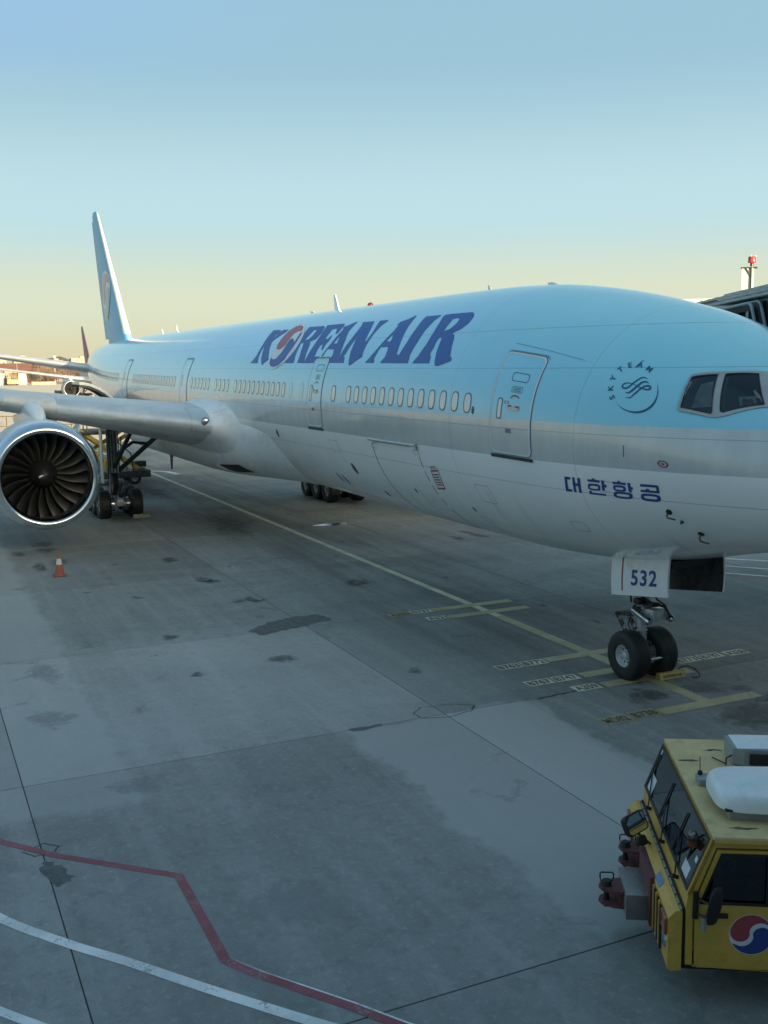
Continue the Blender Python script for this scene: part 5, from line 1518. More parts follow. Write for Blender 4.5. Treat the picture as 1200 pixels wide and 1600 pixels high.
def build_tractor():
    T = thing('tow_tractor', 'yellow aircraft tow tractor with white roof unit and swirl emblem on its door', 'tow tractor', (-3, 6, 0), R_(60))
    VL, VR = 0.85, -1.90          # left (near) and right side planes
    # side panels (with door cut and window cut)
    for side, v in ((1, VL), (-1, VR)):
        outer = [(0.715, 0.47), (0.722, 1.12), (0.705, 1.26), (0.472, 1.86), (-1.7, 1.86), (-1.7, 0.36), (-0.8, 0.40)]
        dooro = [(0.645, 0.45), (0.655, 1.165), (0.435, 1.775), (-0.78, 1.775), (-0.78, 0.40)]
        vs, fs = fill2d([outer, dooro])
        th = 0.05
        mb = MB().add([(u, v, z) for u, z in vs], fs).add([(u, v - side * th, z) for u, z in vs], [f[::-1] for f in fs])
        for L in (outer, dooro):
            mb.grid([[(u, v, z) for u, z in L + L[:1]], [(u, v - side * th, z) for u, z in L + L[:1]]])
        mb.build('side_panel', M_TY, T, smooth=0)
        di = [(0.625, 0.475), (0.635, 1.16), (0.424, 1.755), (-0.76, 1.755), (-0.76, 0.425)]
        wn = [(0.585, 1.17), (0.385, 1.715), (-0.70, 1.715), (-0.70, 1.155)]
        vs, fs = fill2d([di, wn])
        off = 0.012 * side
        mb = MB().add([(u, v + off, z) for u, z in vs], fs).add([(u, v - side * 0.03, z) for u, z in vs], [f[::-1] for f in fs])
        for L in (di, wn):
            mb.grid([[(u, v + off, z) for u, z in L + L[:1]], [(u, v - side * 0.03, z) for u, z in L + L[:1]]])
        d = mb.build('door', M_TY, T, smooth=0)
        wl = [(0.595, 1.16), (0.39, 1.725), (-0.71, 1.725), (-0.71, 1.145)]
        MB().prism(wl, (0, 0.008, 0), origin=(0, v - 0.004 - 0.012 * side, 0), ex=(1, 0, 0), ey=(0, 0, 1)).build('side_window', M_GLASSD, d)
        wi = [(0.555, 1.195), (0.372, 1.69), (-0.675, 1.69), (-0.675, 1.18)]
        vs, fs = fill2d([wl, wi])
        mb = MB().add([(u, v + off + 0.004 * side, z) for u, z in vs], fs)
        mb.box((-0.10, v + off - 0.004, 1.17), (-0.075, v + off + 0.007, 1.71))
        mb.build('window_rubber', M_TBLK, d, smooth=0)
        # lower step strip
        MB().box((-0.74, v + off - 0.01, 0.455), (0.60, v + off + 0.006 * side + 0.002, 0.60)).build('door_kick_strip', M_TY, d, smooth=0)
        if side == 1:
            R0 = 0.225
            c = (0.055, 0.84)
            rd, bl = emblem_loops()
            def flat(nm, loops, m, o, par):
                vs, fs = fill2d([[(c[0] - a * R0, c[1] + b * R0) for a, b in L] for L in loops])
                return MB().add([(a, v + off + o, b) for a, b in vs], fs).build(nm, m, par, smooth=0)
            un_ = [(math.cos(2 * math.pi * i / 48), math.sin(2 * math.pi * i / 48)) for i in range(48)]
            e = flat('door_emblem', [un_], M_EWHT, 0.002, d)
            # parts of the door stay one level below it, next to the white disc
            flat('emblem_red', [rd], M_ERED, 0.004, d)
            flat('emblem_blue', [bl], M_EBLU, 0.004, d)
            MB().box((0.30, v + off, 1.02), (0.52, v + off + 0.035, 1.07), 0.012).build('door_handle', M_TBLK, d)
    # inner frame edging: black line round the door
    # roof and its gutter
    MB().box((-1.75, VR - 0.03, 1.86), (0.475, VL + 0.03, 1.905), 0.015).build('roof', M_TROOF, T)
    MB().box((-1.75, VL - 0.02, 1.835), (0.46, VL + 0.045, 1.862), 0.008).build('roof_gutter', M_TY, T)
    MB().box((-1.75, VR - 0.045, 1.835), (0.46, VR + 0.02, 1.862), 0.008).build('roof_gutter', M_TY, T)
    MB().box((-1.72, VR + 0.05, 0.36), (-1.68, VL - 0.05, 1.86)).build('cab_rear_wall', M_TY, T, smooth=0)
    # windshield: sloped frame and pane
    b0, b1 = Vector((0.705, 0, 1.255)), Vector((0.472, 0, 1.86))
    e2 = (b1 - b0).normalized(); L2 = (b1 - b0).length
    nrm = Vector((e2.z, 0, -e2.x))
    def wsp(v, s, o=0.0):
        return b0 + e2 * s + Vector((0, v, 0)) + nrm * o
    o4 = [(VR, 0), (VL, 0), (VL, L2), (VR, L2)]
    i4 = [(VR + 0.05, 0.04), (VL - 0.07, 0.04), (VL - 0.07, L2 - 0.045), (VR + 0.05, L2 - 0.045)]
    vs, fs = fill2d([o4, i4])
    mb = MB().add([wsp(a, b, 0.012) for a, b in vs], fs).add([wsp(a, b, -0.03) for a, b in vs], [f[::-1] for f in fs])
    for L in (o4, i4):
        mb.grid([[wsp(a, b, 0.012) for a, b in L + L[:1]], [wsp(a, b, -0.03) for a, b in L + L[:1]]])
    ws = mb.build('windshield_surround', M_TY, T, smooth=0)
    g4 = [(VR + 0.03, 0.03), (VL - 0.05, 0.03), (VL - 0.05, L2 - 0.03), (VR + 0.03, L2 - 0.03)]
    MB().add([wsp(a, b, 0.014) for a, b in g4] + [wsp(a, b, 0.006) for a, b in g4], [(0, 1, 2, 3), (7, 6, 5, 4), (0, 4, 5, 1), (1, 5, 6, 2), (2, 6, 7, 3), (3, 7, 4, 0)]).build('windshield', M_GLASS, ws, smooth=0)
    r4 = [(VR + 0.01, 0.01), (VL - 0.035, 0.01), (VL - 0.035, L2 - 0.008), (VR + 0.01, L2 - 0.008)]
    q4 = [(VR + 0.06, 0.055), (VL - 0.085, 0.055), (VL - 0.085, L2 - 0.05), (VR + 0.06, L2 - 0.05)]
    vs, fs = fill2d([r4, q4])
    MB().add([wsp(a, b, 0.018) for a, b in vs], fs).build('windshield_rubber', M_TBLK, ws, smooth=0)
    def sheet(name, v0, v1, s0, s1, m, sk=0.0):
        return MB().add([wsp(v0, s0, 0.0155), wsp(v1, s0, 0.0155), wsp(v1 + sk, s1, 0.0155), wsp(v0 + sk, s1, 0.0155)], [(0, 1, 2, 3)]).build(name, m, ws, smooth=0)
    sheet('windshield_notice', -1.80, -1.50, 0.06, 0.26, M_PAPER)
    sheet('windshield_notice', 0.42, 0.66, 0.07, 0.20, M_PAPER)
    sheet('windshield_notice', 0.66, 0.74, 0.30, 0.36, M_PAPER)
    sheet('windshield_notice', -1.80, -1.76, 0.52, 0.58, M_PAPER)
    # wipers
    for v in (-1.35, -0.45, 0.38):
        mb = MB()
        p0 = wsp(v, -0.06, 0.03)
        p1 = wsp(v - 0.42, 0.30, 0.035)
        mb.cyl(p0 - nrm * 0.04, p0 + nrm * 0.03, 0.022, n=10)
        mb.tube([p0, p1], 0.009, 6)
        mb.tube([wsp(v - 0.42, 0.05, 0.026), wsp(v - 0.42, 0.30, 0.028), wsp(v - 0.42, 0.52, 0.026)], 0.010, 6)
        mb.build('wiper', M_TBLK, ws)
    # cowl below the glass, black gap and front bumper bar with lamps
    mb = MB().prism([(0.715, 0.60), (0.722, 1.10), (0.706, 1.25), (0.60, 1.25), (0.60, 0.60)], (0, VL - VR - 0.10, 0), origin=(0, VR + 0.05, 0), ex=(1, 0, 0), ey=(0, 0, 1))
    mb.build('cowl', M_TY, T, smooth=0)
    MB().box((0.726, VR + 0.02, 0.55), (0.752, VL - 0.03, 1.085)).build('black_gasket', M_TBLK, T, smooth=0)
    prof = [(0.757, 0.40), (0.757, 1.06), (0.785, 1.075), (0.83, 1.06), (0.90, 0.98), (0.90, 0.42), (0.86, 0.39)]
    fb = MB().prism(prof, (0, VL - VR, 0), origin=(0, VR, 0), ex=(1, 0, 0), ey=(0, 0, 1)).build('front_bumper', M_TY, T, smooth=0)
    mb = MB()
    mb.box((0.756, VR + 0.02, 1.074), (0.775, VL - 0.02, 1.080))
    mb.build('bumper_edge', M_FRAME, fb, smooth=0)
    for v in (0.70, -1.75):
        MB().box((0.90, v - 0.12, 0.78), (0.935, v + 0.12, 0.96), 0.01).build('indicator_lamp', M_AMB, fb)
        MB().lathe([(0, 0.001), (0.012, 0.06), (0.0, 0.095), (-0.02, 0.10)], (0.915, v - (0.02 if v > 0 else -0.02), 0.67), (1, 0, 0), 20).build('headlamp', M_STEEL, fb)
    for k in range(9):
        v = 0.50 - 0.085 * k
        MB().box((0.905, v - 0.018, 0.44), (0.925, v + 0.018, 0.94)).build('grille_slat', M_TBLK if k % 2 == 0 else M_TY, fb, smooth=0)
    for k in range(7):
        v = -1.05 - 0.085 * k
        MB().box((0.905, v - 0.018, 0.44), (0.925, v + 0.018, 0.94)).build('grille_slat', M_TBLK if k % 2 == 0 else M_TY, fb, smooth=0)
    MB().add([(0.836, -0.02, 1.062), (0.836, 0.24, 1.062), (0.893, 0.24, 0.994), (0.893, -0.02, 0.994)], [(0, 1, 2, 3)]).build('blue_sticker', M_STK, fb, smooth=0)
    for k in range(14):
        v = VL - 0.12 - 0.195 * k
        MB().cyl((0.768, v, 1.068), (0.768, v, 1.086), 0.010, n=8).build('bolt', M_TBLK, fb)
    # tow hitch: tread-plate box with a jaw, and a second jaw beside it
    MB().box((0.86, -0.75, 0.40), (0.95, 0.02, 1.0), 0.02).build('hitch_backing', M_TRED, T)
    MB().box((0.94, -0.71, 0.44), (1.20, -0.04, 0.745), 0.015).build('step_box', M_TREAD, T)
    def jaw(u, v, z, k=1.0):
        mb = MB()
        loop = [(0, -0.20), (0.14, -0.17), (0.27, -0.09), (0.30, 0.0), (0.27, 0.09), (0.14, 0.17), (0, 0.20)]
        hole = [(0.20 + 0.042 * math.cos(t), 0.042 * math.sin(t)) for t in np.linspace(0, 2 * math.pi, 15)[:-1]]
        for dz in (0.0, -0.17):
            vs, fs = fill2d([[(a * k, b * k) for a, b in loop], [(a * k, b * k) for a, b in hole]])
            mb.add([(u + a, v + b, z + dz) for a, b in vs], fs).add([(u + a, v + b, z + dz - 0.035) for a, b in vs], [f[::-1] for f in fs])
            for L in (loop, hole):
                mb.grid([[(u + a * k, v + b * k, z + dz) for a, b in L + L[:1]], [(u + a * k, v + b * k, z + dz - 0.035) for a, b in L + L[:1]]])
        mb.box((u - 0.04, v - 0.16 * k, z - 0.2), (u + 0.05 * k, v + 0.16 * k, z - 0.002))
        j = mb.build('tow_jaw', M_TRED, T, smooth=0)
        mb = MB()
        c = Vector((u + 0.20 * k, v, z))
        mb.cyl(c + Vector((0, 0, -0.26)), c + Vector((0, 0, 0.05)), 0.036 * k, n=14)
        mb.cyl(c + Vector((0, 0, 0.0)), c + Vector((0, 0, 0.06)), 0.07 * k, 0.055 * k, 16)
        mb.build('hitch_pin', M_TBLK, j)
        h = [(-0.075, 0, 0.06), (-0.085, 0, 0.10), (-0.085, 0, 0.155), (-0.07, 0, 0.17), (0.07, 0, 0.17), (0.085, 0, 0.155), (0.085, 0, 0.10), (0.075, 0, 0.06)]
        MB().tube([c + Vector(q) * k for q in h], 0.009, 8, closed=True).build('pin_handle', M_TRED if k < 0.88 else M_TBLK, j)
    jaw(1.20, -0.35, 0.70, 0.9)
    jaw(0.90, -1.02, 0.86, 0.85)
    # mirrors
    mb = MB()
    rows = []
    for i in range(9):
        t = i / 8 * math.pi
        rows.append([(0.49 + 0.085 * math.sin(t) ** 0.6 * math.cos(a) + 0.03 * math.cos(t), 1.10 + 0.035 * math.sin(t) ** 0.6 * math.sin(a) + 0.05 * math.cos(a) * math.sin(t), 1.27 - 0.21 * math.cos(t)) for a in np.linspace(0, 2 * math.pi, 17)[:-1]])
    mb.grid(rows, wrap=True)
    m1 = mb.build('side_mirror', M_TBLK, T, smooth=60)
    mb = MB().tube([(0.60, 0.86, 1.22), (0.56, 0.98, 1.24), (0.51, 1.06, 1.26)], 0.014, 8).tube([(0.62, 0.86, 1.06), (0.58, 1.0, 1.10), (0.52, 1.08, 1.14)], 0.012, 8)
    mb.box((0.60, 0.855, 1.0), (0.66, 0.885, 1.30), 0.01)
    mb.build('mirror_arm', M_TBLK, m1)
    MB().cyl((0.56, 0.95, 0.92), (0.56, 0.95, 1.06), 0.028, n=14).build('work_lamp', M_ACG, m1)
    def board(c, n_, upv, w, h, rr=0.03, d=0.05):
        c = Vector(c); n_ = Vector(n_).normalized(); x = Vector(upv).cross(n_).normalized(); y = n_.cross(x)
        L = []
        for cx, cy, a0 in ((w / 2 - rr, h / 2 - rr, 0), (-w / 2 + rr, h / 2 - rr, 90), (-w / 2 + rr, -h / 2 + rr, 180), (w / 2 - rr, -h / 2 + rr, 270)):
            for k in range(5):
                a = R_(a0 + 90 * k / 4)
                L.append((cx + rr * math.cos(a), cy + rr * math.sin(a)))
        back = MB().prism(L, n_ * -d, origin=c, ex=x, ey=y).prism([(a * 0.8, b * 0.8) for a, b in L], n_ * -(d * 1.6), origin=c - n_ * d * 0.5, ex=x, ey=y)
        return back, MB().prism([(a * 0.90, b * 0.88) for a, b in L], n_ * 0.004, origin=c, ex=x, ey=y)
    bk, gl = board((0.98, -0.80, 1.26), (-0.55, 0.62, 0.36), (0.1, 0, 1), 0.36, 0.24, 0.05)
    m2 = bk.build('front_mirror', M_TBLK, T)
    gl.build('mirror_glass', M_MIR, m2)
    MB().tube([(0.98, -0.80, 1.20), (0.93, -0.74, 1.10), (0.86, -0.70, 1.05)], 0.016, 8).tube([(0.88, -0.72, 1.09), (0.85, -0.60, 1.10)], 0.014, 8).build('mirror_arm', M_TBLK, m2)
    bk, gl = board((0.93, -0.62, 1.13), (-0.5, 0.7, 0.3), (0.1, 0, 1), 0.13, 0.13, 0.06, 0.03)
    bk.build('round_mirror', M_TBLK, m2)
    # roof gear
    mb = MB()
    rows = []
    for i in range(13):
        t = i / 12
        z = 2.035 + 0.16 * math.sin(t * math.pi / 2) ** 0.9
        k = math.cos(t * math.pi / 2) ** 0.42 if t < 1 else 0
        r = []
        for a in np.linspace(0, 2 * math.pi, 41)[:-1]:
            c, s_ = math.cos(a), math.sin(a)
            r.append((-0.42 + math.copysign(abs(c) ** 0.45, c) * 0.76 * (0.80 + 0.20 * k if t < .999 else 0) * (1 if t < .999 else 0), 0.08 + math.copysign(abs(s_) ** 0.45, s_) * 0.47 * (0.72 + 0.28 * k if t < .999 else 0), z))
        rows.append(r)
    rows = [[(x, y, 2.015) for x, y, z in rows[0]]] + rows
    mb.grid(rows, wrap=True)
    ac = mb.build('roof_air_conditioner', M_ACW, T, smooth=60)
    MB().box((-1.10, -0.34, 1.905), (0.22, 0.47, 2.02), 0.01).build('unit_base', M_BEIGE, ac)
    MB().box((-1.12, -0.37, 2.008), (0.27, 0.50, 2.034), 0.008).build('unit_seal', M_TBLK, ac)
    mb = MB().cyl((-0.62, 0.0, 2.185), (-0.62, 0.0, 2.199), 0.19, n=28)
    for k in range(8):
        a = 2 * math.pi * k / 8
        mb.cyl((-0.62 + 0.19 * math.cos(a), 0.19 * math.sin(a), 2.185), (-0.62 + 0.19 * math.cos(a), 0.19 * math.sin(a), 2.206), 0.03, n=8)
    mb.build('vent_grille', M_TBLK, ac)
    mb = MB()
    for k in range(3):
        mb.box((-0.34 - 0.09 * k, 0.540, 2.06), (-0.29 - 0.09 * k, 0.552, 2.075))
    mb.build('unit_slots', M_TBLK, ac, smooth=0)
    MB().box((0.02, -0.62, 1.905), (0.36, -0.40, 1.99), 0.03).build('cable_cover', M_ACG, T)
    # grey louvred box on the far side of the roof
    bx = MB().prism([(-0.18, -1.50), (-0.18, -1.06), (-0.30, -1.0), (-1.4, -0.92), (-1.4, -1.52)], (0, 0, 0.20), origin=(0, 0, 1.925)).build('roof_box', M_ACG, T, smooth=0)
    MB().box((-0.62, -1.06, 1.95), (-0.36, -0.955, 2.08)).build('box_opening', M_TBLK, bx, smooth=0)
    MB().tube([(-0.10, -1.05, 1.915), (-0.10, -1.05, 2.0), (-0.18, -1.10, 2.02)], 0.010, 6).tube([(-0.10, -1.05, 1.93), (0.02, -1.25, 1.93)], 0.008, 6).build('box_bracket', M_TBLK, bx)
    MB().box((-1.38, -1.48, 2.126), (-0.22, -1.02, 2.14), 0.005).build('box_lid', M_ACW, bx)
    for cx, cy, sd in ((-0.05, -1.55, 1), (0.12, 0.66, 2), (0.30, -1.2, 5), (-0.30, 0.72, 7)):
        rr = random.Random(sd)
        L = [(cx + (0.09 + rr.uniform(-.05, .05)) * math.cos(t_) * 1.3, cy + (0.03 + rr.uniform(-.018, .02)) * math.sin(t_)) for t_ in np.linspace(0, 2 * math.pi, 15)[:-1]]
        vs, fs = fill2d([L])
        MB().add([(a, b, 1.9075) for a, b in vs], fs).build('rust_mark', M_RUST, T, smooth=0)
    an = MB().cyl((0.31, -0.56, 1.905), (0.31, -0.56, 2.03), 0.034, 0.028, 10).tube([(0.31, -0.56, 2.03), (0.315, -0.57, 2.20)], 0.005, 5).tube([(0.31, -0.56, 1.925), (0.26, -0.40, 1.925), (0.18, -0.36, 1.93)], 0.010, 6)
    an.build('whip_antenna', M_TBLK, T)
    mb = MB().cyl((0.69, 0.42, 1.20), (0.60, 0.50, 1.64), 0.012, n=8)
    bc = mb.build('beacon_post', M_TBLK, T)
    MB().lathe([(0.0, 0.001), (0.0, 0.062), (0.05, 0.060), (0.055, 0.064), (0.07, 0.064)], (0.60, 0.50, 1.63), (0, 0, 1), 20).build('beacon_base', mat('amber_base', (0.14, 0.05, 0.012), 0.3), bc)
    MB().lathe([(0.07, 0.058), (0.12, 0.056), (0.155, 0.040), (0.172, 0.001)], (0.60, 0.50, 1.63), (0, 0, 1), 20).build('beacon_dome', M_DOME, bc, smooth=60)
    MB().cyl((0.60, 0.50, 1.70), (0.60, 0.50, 1.755), 0.018, n=10).build('beacon_bulb', M_STEEL, bc)
    # interior
    MB().box((-1.66, VR + 0.08, 0.60), (0.55, VL - 0.08, 0.70)).build('cab_floor', M_TINT, T, smooth=0)
    MB().prism([(0.66, 0.72), (0.66, 1.20), (0.48, 1.22), (0.36, 1.05), (0.36, 0.72)], (0, 2.5, 0), origin=(0, VR + 0.12, 0), ex=(1, 0, 0), ey=(0, 0, 1)).build('dashboard', M_TINT, T, smooth=0)
    for v in (0.30, -1.25):
        s_ = MB().box((-0.55, v - 0.26, 0.90), (-0.02, v + 0.26, 1.05), 0.05).build('seat', M_SEAT, T)
        MB().box((-0.68, v - 0.25, 1.0), (-0.52, v + 0.25, 1.56), 0.05).box((-0.67, v - 0.13, 1.58), (-0.56, v + 0.13, 1.74), 0.04).build('seat_back', M_SEAT, s_)
    c = Vector((0.28, 0.30, 1.26)); ax = Vector((0.5, 0, 1)).normalized(); x = Vector((0, 1, 0)); y = ax.cross(x)
    st = MB().tube([c + (x * math.cos(t) + y * math.sin(t)) * 0.20 for t in np.linspace(0, 2 * math.pi, 25)[:-1]], 0.016, 8, closed=True)
    st.cyl(c - ax * 0.25, c, 0.025, n=10)
    for a in (0.3, 2.4, 4.6):
        st.tube([c, c + (x * math.cos(a) + y * math.sin(a)) * 0.2], 0.012, 6)
    st.build('steering_wheel', M_FRAME, T)
    mb = MB().box((0.42, -0.6, 1.22), (0.56, -0.2, 1.30), 0.02).box((0.40, -1.5, 1.22), (0.55, -1.1, 1.26), 0.01)
    mb.tube([(0.05, -0.4, 0.9), (0.0, -0.4, 1.3)], 0.02, 8)
    mb.build('cab_controls', M_ACG, T)
    # chassis, rear deck and wheels
    MB().box((-4.6, VR + 0.12, 0.34), (0.74, VL - 0.12, 0.60), 0.03).build('chassis', M_TBLK, T)
    MB().box((-4.75, VR, 0.42), (-1.74, VL, 1.05), 0.04).build('rear_deck', M_TY, T)
    for u in (-1.15, -3.6):
        for v in (VL - 0.24, VR + 0.24):
            wheel(T, (u, v, 0.50), (0, 1, 0), 0.50, 0.36, 0.27)
    return T
tractor = build_tractor()

# ------------------------------------------------------------------ chocks and cone
M_CHOCK = mat('chock_yellow', (0.50, 0.41, 0.14), 0.6, var=0.15, scale=8, dirt=(0.08, 0.07, 0.05), dirt_amt=0.6)
M_CHOCKW = mat('weathered_chock', (0.28, 0.27, 0.20), 0.7, var=0.2, scale=6)
ck = thing('wheel_chock', 'yellow wheel chock with black rope in front of the nose wheel', 'wheel chock', (5.64, -0.44, 0.012), 0)
body = MB().prism([(-0.12, 0.0), (-0.075, 0.125), (-0.03, 0.14), (0.02, 0.13), (0.05, 0.07), (0.07, 0.0)], (0, 0.64, 0), origin=(0, -0.32, 0), ex=(1, 0, 0), ey=(0, 0, 1)).build('block', M_CHOCK, ck, smooth=0)
vs, fs = text_mesh('KOREAN AIR', 0.085, 0.002)
mw = max(v[0] for v in vs) * 2
fx = lambda t: (-0.12 + 0.045 * t - 0.004, 0.125 * t + 0.002)
out = []
for x, y in vs:
    t = 0.5 + y / 0.14
    a, b = fx(t)
    out.append((a, -x / mw * 0.50, b))
MB().add(out, fs).build('chock_lettering', M_TBLK, ck, smooth=0, fix=False)
mb = MB()
mb.prism([(-0.125, 0.0), (-0.08, 0.13), (-0.03, 0.145), (0.022, 0.135), (0.075, 0.0)], (0, 0.03, 0), origin=(0, 0.305, 0), ex=(1, 0, 0), ey=(0, 0, 1)); mb.prism([(-0.125, 0.0), (-0.08, 0.13), (-0.03, 0.145), (0.022, 0.135), (0.075, 0.0)], (0, 0.03, 0), origin=(0, -0.335, 0), ex=(1, 0, 0), ey=(0, 0, 1))
mb.build('end_plate', M_CHOCK, ck, smooth=0)
MB().tube([(0.0, -0.22, 0.14), (-0.02, -0.28, 0.19), (-0.05, -0.42, 0.21), (-0.14, -0.56, 0.15), (-0.24, -0.60, 0.06), (-0.28, -0.58, 0.012), (-0.30, -0.48, 0.012), (-0.27, -0.40, 0.012), (-0.22, -0.42, 0.02)], 0.013, 8).build('rope', M_HOSE, ck)
ck2 = thing('wheel_chock', 'weathered yellow chock before the inner front wheel of the near main gear', 'wheel chock', (34.93, 4.72, 0.012), 0)
MB().prism([(-0.12, 0.0), (-0.06, 0.15), (0.04, 0.17), (0.12, 0.0)], (0, 0.75, 0), origin=(0, -0.42, 0), ex=(1, 0, 0), ey=(0, 0, 1)).build('block', M_CHOCKW, ck2, smooth=0)

cn = thing('traffic_cone', 'dull orange traffic cone with white collar standing before the engine', 'traffic cone', (23.25, 9.80, 0.008))
M_CONE = mat('cone_orange', (0.34, 0.10, 0.06), 0.6, var=0.12, scale=5, dirt=(0.08, 0.05, 0.045), dirt_amt=0.4)
MB().box((-0.2, -0.2, 0), (0.2, 0.2, 0.045), 0.012).lathe([(0.045, 0.150), (0.38, 0.098)], (0, 0, 0), (0, 0, 1), 28).build('cone_body', M_CONE, cn, smooth=40)
MB().lathe([(0.38, 0.1005), (0.57, 0.064)], (0, 0, 0), (0, 0, 1), 28).build('reflective_collar', mat('reflective_white', (0.62, 0.63, 0.61), 0.4, var=0.08), cn, smooth=40)
MB().lathe([(0.57, 0.0615), (0.71, 0.036), (0.72, 0.022), (0.71, 0.015)], (0, 0, 0), (0, 0, 1), 28).build('cone_tip', M_CONE, cn, smooth=40)

# ------------------------------------------------------------------ cargo loader behind the main gear
M_LY = mat('loader_yellow', (0.52, 0.35, 0.06), 0.45, var=0.12, scale=2, dirt=(0.12, 0.09, 0.05), dirt_amt=0.5)
ld = thing('cargo_loader', 'yellow scissor lift cargo loader working behind the near main landing gear', 'cargo loader', (0, 0, 0))
MB().box((48.3, 1.3, 0.40), (51.3, 9.6, 0.80), 0.04).build('chassis', M_GEARD, ld)
pn = MB().box((48.22, 3.05, 0.95), (48.30, 5.6, 1.66), 0.01).build('side_panel', M_LY, ld)
vs, fs = text_mesh('316', 0.34, 0.012)
MB().add([(48.215, 3.62 - x, 1.26 + y) for x, y in vs], fs).build('panel_number', M_TBLK, pn, smooth=0)
un_ = [(math.cos(2 * math.pi * i / 28), math.sin(2 * math.pi * i / 28)) for i in range(28)]
rd, bl = emblem_loops(16)
for nm, L, m, o in (('panel_emblem', un_, M_EWHT, 0.0), ('emblem_red', rd, M_ERED, 0.006), ('emblem_blue', bl, M_EBLU, 0.006)):
    vs, fs = fill2d([L])
    MB().add([(48.214 - o, 4.25 - x * 0.19, 1.26 + y * 0.19) for x, y in vs], fs).build(nm, m, pn, smooth=0)
for x in (48.5, 51.0):
    for ys in ((2.0, 0.95, 5.15, 3.2), (2.0, 3.2, 5.15, 1.3)):
        d = Vector((0, ys[2] - ys[0], ys[3] - ys[1])); L = d.length; d.normalize(); n_ = Vector((0, -d.z, d.y))
        p = Vector((x, ys[0], ys[1]))
        P = [p + n_ * 0.11, p - n_ * 0.11, p - n_ * 0.11 + d * L, p + n_ * 0.11 + d * L]
        o = Vector((0.12 if ys[1] > 2 else -0.12, 0, 0))
        MB().add(P + [q_ + o for q_ in P], [(0, 1, 2, 3), (7, 6, 5, 4), (0, 4, 5, 1), (1, 5, 6, 2), (2, 6, 7, 3), (3, 7, 4, 0)]).build('scissor_arm', M_LY, ld, smooth=0)
    MB().cyl((x - 0.15, 3.45, 2.1), (x + 0.15, 3.45, 2.1), 0.11, n=14).build('pivot', M_STEEL, ld)
MB().box((48.3, 3.3, 2.95), (51.2, 9.8, 3.15), 0.03).build('platform', M_GEARD, ld)
mb = MB()
for y in np.arange(3.9, 9.8, 0.85):
    mb.cyl((48.35, y, 3.12), (48.35, y, 4.15), 0.025, n=8)
for z in (3.6, 4.13):
    mb.tube([(48.35, 3.9, z), (48.35, 9.7, z)], 0.022, 6)
mb.build('guard_rail', M_LY, ld)
mb = MB().box((49.9, 1.2, 0.85), (50.5, 1.9, 1.2), 0.03).box((48.9, 6.0, 0.85), (50.8, 8.5, 1.5), 0.05)
mb.build('engine_housing', M_GEARD, ld)
mb = MB()
for z in np.arange(1.0, 3.0, 0.32):
    mb.tube([(48.25, 5.9, z), (48.25, 6.45, z)], 0.018, 6)
mb.tube([(48.25, 5.9, 0.8), (48.25, 5.9, 3.1)], 0.022, 6).tube([(48.25, 6.45, 0.8), (48.25, 6.45, 3.1)], 0.022, 6)
mb.build('ladder', M_LY, ld)
mb = MB()
mb.tube([(48.3, 2.3, 0.8), (48.35, 2.4, 1.8), (48.5, 3.2, 2.6)], 0.035, 6).tube([(48.4, 2.6, 0.9), (48.3, 3.0, 1.7), (48.4, 2.9, 2.8)], 0.03, 6).tube([(48.5, 5.2, 1.3), (48.4, 5.6, 2.4), (48.4, 6.1, 2.9)], 0.03, 6)
mb.build('hydraulic_hose', M_HOSE, ld)
for y in (2.2, 4.9, 8.8):
    for x in (48.6, 51.0):
        wheel(ld, (x, y, 0.38), (1, 0, 0), 0.38, 0.3, 0.2)
# black canvas hood with a white mark above the loader, beside the open cargo door
hd = thing('loader_hood', 'black peaked canvas hood with white mark under the open cargo door', 'canvas hood', (0, 0, 0))
MB().prism([(-0.85, 0), (-0.2, 0.85), (0.15, 0.9), (0.85, 0)], (1.5, 0, 0), origin=(48.4, 4.05, 4.13), ex=(0, 1, 0), ey=(0, 0, 1)).build('canvas', M_SEALB, hd, smooth=0)
MB().prism([(-0.22, 0.16), (-0.18, 0.34), (-0.05, 0.24), (0.1, 0.36), (0.2, 0.16)], (-0.01, 0, 0), origin=(48.398, 4.05, 4.13), ex=(0, 1, 0), ey=(0, 0, 1)).build('white_mark', M_EWHT, hd, smooth=0)
mb = MB()
for y in (3.35, 4.75):
    mb.cyl((48.5, y, 3.1), (48.5, y, 4.2), 0.03, n=8); mb.cyl((49.8, y, 3.1), (49.8, y, 4.2), 0.03, n=8)
mb.build('hood_post', M_GEARD, hd)

# ------------------------------------------------------------------ jet bridge on the far side of the nose
M_JB = mat('bridge_grey_paint', (0.30, 0.34, 0.35), 0.5, var=0.08, scale=1.5, dirt=(0.14, 0.15, 0.15), dirt_amt=0.5)
M_JBD = mat('bridge_dark_fabric', (0.035, 0.043, 0.045), 0.7, var=0.25, scale=3)
M_JBG = glass('bridge_glass', (0.35, 0.42, 0.43), 0.06)
jb = thing('jet_bridge', 'grey passenger boarding bridge with ribbed black canopy at the far side of the nose', 'jet bridge', (6.45, -3.05, 0), math.atan2(0.47, -0.883))
jb.scale = (1, -1, 1)
